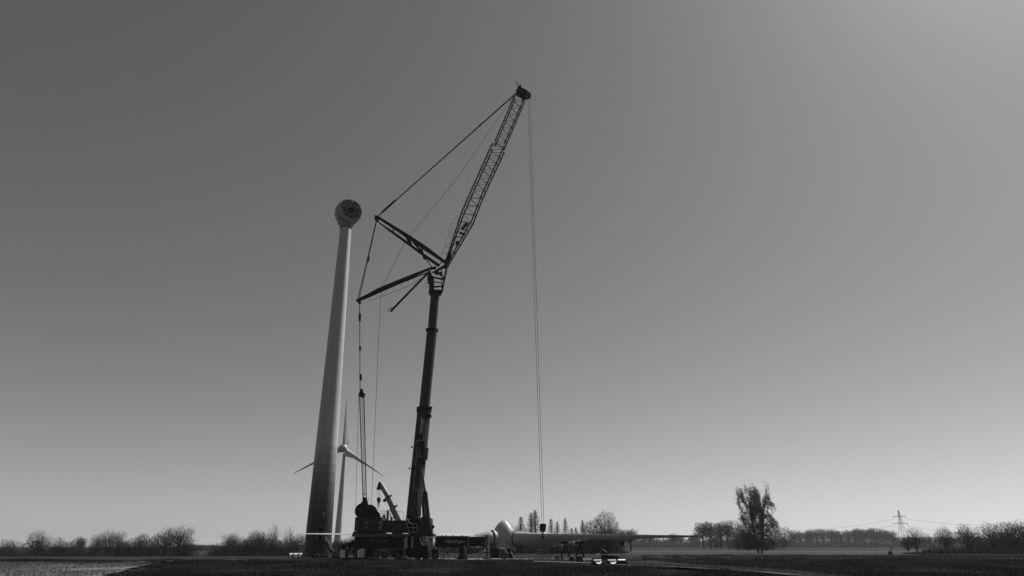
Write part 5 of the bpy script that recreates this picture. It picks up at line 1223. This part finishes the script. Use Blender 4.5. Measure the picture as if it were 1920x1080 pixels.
# ------------------------------------------------------------------ people
def skin_mesh(name, verts, edges, radii, m, parent, root=0, sub=2):
    me = bpy.data.meshes.new(name); off = wloc(parent); me.from_pydata([tuple(Vector(v) - off) for v in verts], edges, []); me.materials.append(m)
    o_ = bpy.data.objects.new(name, me); COL.objects.link(o_); o_.parent = parent
    sk_ = o_.modifiers.new('skin', 'SKIN'); me.skin_vertices[0].data[root].use_root = True
    for i, r in enumerate(radii): me.skin_vertices[0].data[i].radius = (r, r)
    sb = o_.modifiers.new('sub', 'SUBSURF'); sb.levels = sub; sb.render_levels = sub; return o_
def worker(px, Y, label, pose, face=1, jacket='jacket'):
    b = base_at(px, Y); b.z = .06
    t = empty('person', b, label, 'person')
    f = face
    def L(x, y, z): return b + V(x * f, y, z)
    if pose == 'bend':
        pel = L(-.38, 0, .92); chest = L(.02, 0, 1.22); neck = L(.22, 0, 1.27); head = L(.40, 0, 1.28)
        knees = (L(-.18, -.12, .52), L(-.30, .12, .50)); feet = (L(-.25, -.12, .08), L(-.52, .12, .08)); toes = (L(0, -.12, .03), L(-.27, .12, .03))
        sh = (L(.06, -.2, 1.20), L(.06, .2, 1.20)); el = (L(.16, -.24, .92), L(.18, .24, .92)); ha = (L(.33, -.18, .70), L(.35, .16, .68))
    else:
        pel = L(0, 0, .93); chest = L(.02, 0, 1.32); neck = L(.03, 0, 1.50); head = L(.05, 0, 1.64)
        knees = (L(.03, -.12, .50), L(0, .12, .50)); feet = (L(0, -.14, .08), L(-.05, .13, .08)); toes = (L(.2, -.14, .03), L(.16, .13, .03))
        sh = (L(0, -.2, 1.40), L(0, .2, 1.40)); el = (L(.03, -.28, 1.13), L(.03, .27, 1.13)); ha = (L(.22, -.22, .98), L(.22, .22, .98))
    # one continuous clothed body: 0 pelvis 1 waist 2 chest 3 neck
    v = [pel, pel.lerp(chest, .5), chest, neck]; r = [.15, .14, .17, .07]; e = [(0, 1), (1, 2), (2, 3)]
    for i in (0, 1):
        k = len(v); hip = pel + V(0, -.1 if i == 0 else .1, -.04); v += [hip, knees[i], feet[i], toes[i]]; r += [.11, .075, .055, .045]; e += [(0, k), (k, k + 1), (k + 1, k + 2), (k + 2, k + 3)]
        k = len(v); v += [sh[i], el[i], el[i].lerp(ha[i], .9)]; r += [.075, .052, .038]; e += [(2, k), (k, k + 1), (k + 1, k + 2)]
    body = skin_mesh('body', v, e, r, M[jacket], t)
    for i in (0, 1):
        d = (ha[i] - el[i]).normalized(); sidev = d.cross(V(0, 1, 0)).normalized(); p = ha[i]
        v = [p, p + d * .07]; r = [.03, .036]; e = [(0, 1)]
        for q, ln in ((-1.5, .065), (-.5, .08), (.5, .075), (1.5, .055)):
            k = len(v); w0 = p + d * .10 + V(0, 1, 0) * q * .02; w1 = w0 + (d + sidev * .3) * ln * .5; w2 = w1 + (d + sidev * .9).normalized() * ln * .5; v += [w0, w1, w2]; r += [.010, .009, .008]; e += [(1, k), (k, k + 1), (k + 1, k + 2)]
        k = len(v); w0 = p + d * .03 + sidev * .035; v += [w0, w0 + (d + sidev).normalized() * .05]; r += [.012, .009]; e += [(0, k), (k, k + 1)]
        skin_mesh('hand', v, e, r, M['skin'], t, sub=1)
    hd = (head - neck).normalized()
    fw = V(f, 0, -.15 if pose != 'bend' else -.7).normalized()
    s = MB(); s.lathe(head - hd * .12, hd, [(0, .06), (.05, .085), (.12, .10), (.18, .095), (.23, .06), (.25, .01)], 20)
    fc_ = head + fw * .095; s.lathe(fc_, fw, [(0, .018), (.03, .01)], 6)
    s.build('head', M['skin'], t, smooth=True)
    s = MB(); s.bar(head + fw * .092 - V(0, .02, 0) - hd * .05, head + fw * .092 + V(0, .02, 0) - hd * .05, .01, .01); s.build('mouth', M['gen_dark'], t)
    for sy in (-.035, .035): s = MB(); s.tube(head + fw * .08 + V(0, sy, 0) + hd * .01, head + fw * .097 + V(0, sy, 0) + hd * .01, .01, n=6); s.build('eye', M['gen_dark'], t)
    s = MB(); s.lathe(head + hd * .0, hd, [(.02, .15), (.035, .15), (.04, .115), (.10, .11), (.14, .08), (.165, .02)], 22); s.build('helmet', M['helmet'], t, smooth=True)
worker(903, 115.6, 'worker in a light jacket and white helmet bending down beside the white sheet', 'bend', 1, 'jacket')
worker(650, 115.8, 'worker in dark clothes standing by the left outrigger beside the white box', 'stand', -1, 'cloth')

# ------------------------------------------------------------------ pylon and power lines
YP = 700.0; pbz = base_at(1697, YP, 0)
PY = empty('electricity_pylon', pbz, 'lattice electricity pylon with two cross arms above the distant trees', 'pylon')
ctr_ = lambda py: at(1697, py, YP)
xP = pbz.x; ztop = at(1687, 957, YP).z
def pz_(py, px=1690): return at(px, py, YP).z
hw = lambda z: 3.4 * (1 - z / ztop) + .25
lv = [0, .14, .27, .39, .50, .60, .69, .77, .84, .90, .95, 1.0]
for sx in (-1, 1):
    for sy in (-1, 1):
        s = MB(); s.bar(V(xP + sx * hw(0), YP + sy * hw(0), 0), V(xP + sx * .25, YP + sy * .25, ztop), .22, .22); s.build('corner_leg', M['rail'], PY)
for i in range(len(lv) - 1):
    z0, z1 = lv[i] * ztop, lv[i + 1] * ztop
    for sy in (-1, 1):
        for sx in (-1, 1):
            s = MB(); s.bar(V(xP + sx * hw(z0), YP + sy * hw(z0), z0), V(xP - sx * hw(z1), YP + sy * hw(z1), z1), .10, .10); s.build('brace', M['rail'], PY)
arms = []
for py, half in ((968.5, 11.5), (981.5, 13.5)):
    z = pz_(py); w_ = half / ppm(YP, z)
    s = MB(); s.bar(V(xP - w_, YP, z), V(xP + w_, YP, z), .30, .4); s.bar(V(xP - w_, YP, z), V(xP, YP, z + 1.1), .14, .14); s.bar(V(xP + w_, YP, z), V(xP, YP, z + 1.1), .14, .14); s.build('cross_arm', M['crane_grey'], PY)
    for sx in (-1, 1):
        s = MB(); s.tube(V(xP + sx * w_ * .97, YP, z), V(xP + sx * w_ * .97, YP, z - 2.2), .16, n=8); s.build('insulator', M['insulator'], PY)
        arms.append(V(xP + sx * w_ * .97, YP, z - 2.2))
def cable(a, b, sag, label, r=.07, n=24):
    s = MB(); pts = [a.lerp(b, k / n) - V(0, 0, sag * 4 * (k / n) * (1 - k / n)) for k in range(n + 1)]; s.path(pts, r, n=4)
    o_ = s.build('power_cable', M['rope'], base=a); tag(o_, label, 'power line', 'power lines at the pylon')
cable(arms[1], at(2120, 948, 560), 9.0, 'upper power line sagging from the pylon to the right edge')
cable(arms[3], at(2120, 975, 560), 9.0, 'lower power line sagging from the pylon to the right')
cable(arms[0], at(1380, 985, 980), 8.0, 'upper power line running from the pylon to the left')
cable(arms[2], at(1380, 993, 980), 6.0, 'lower power line running from the pylon to the left')

# ------------------------------------------------------------------ thin haze over the land
HZ = True
if HZ:
    m = bpy.data.materials.new('haze_air'); m.use_nodes = True; N = m.node_tree.nodes; N.clear()
    pv = N.new('ShaderNodeVolumePrincipled'); pv.inputs['Color'].default_value = (.9, .9, .9, 1); pv.inputs['Density'].default_value = .00008; pv.inputs['Anisotropy'].default_value = .3
    oo = N.new('ShaderNodeOutputMaterial'); m.node_tree.links.new(pv.outputs[0], oo.inputs['Volume'])
    s = MB(); s.box((0, 5300, -6), 15000, 12500, 106); o_ = s.build('haze', m); tag(o_, kind='stuff')
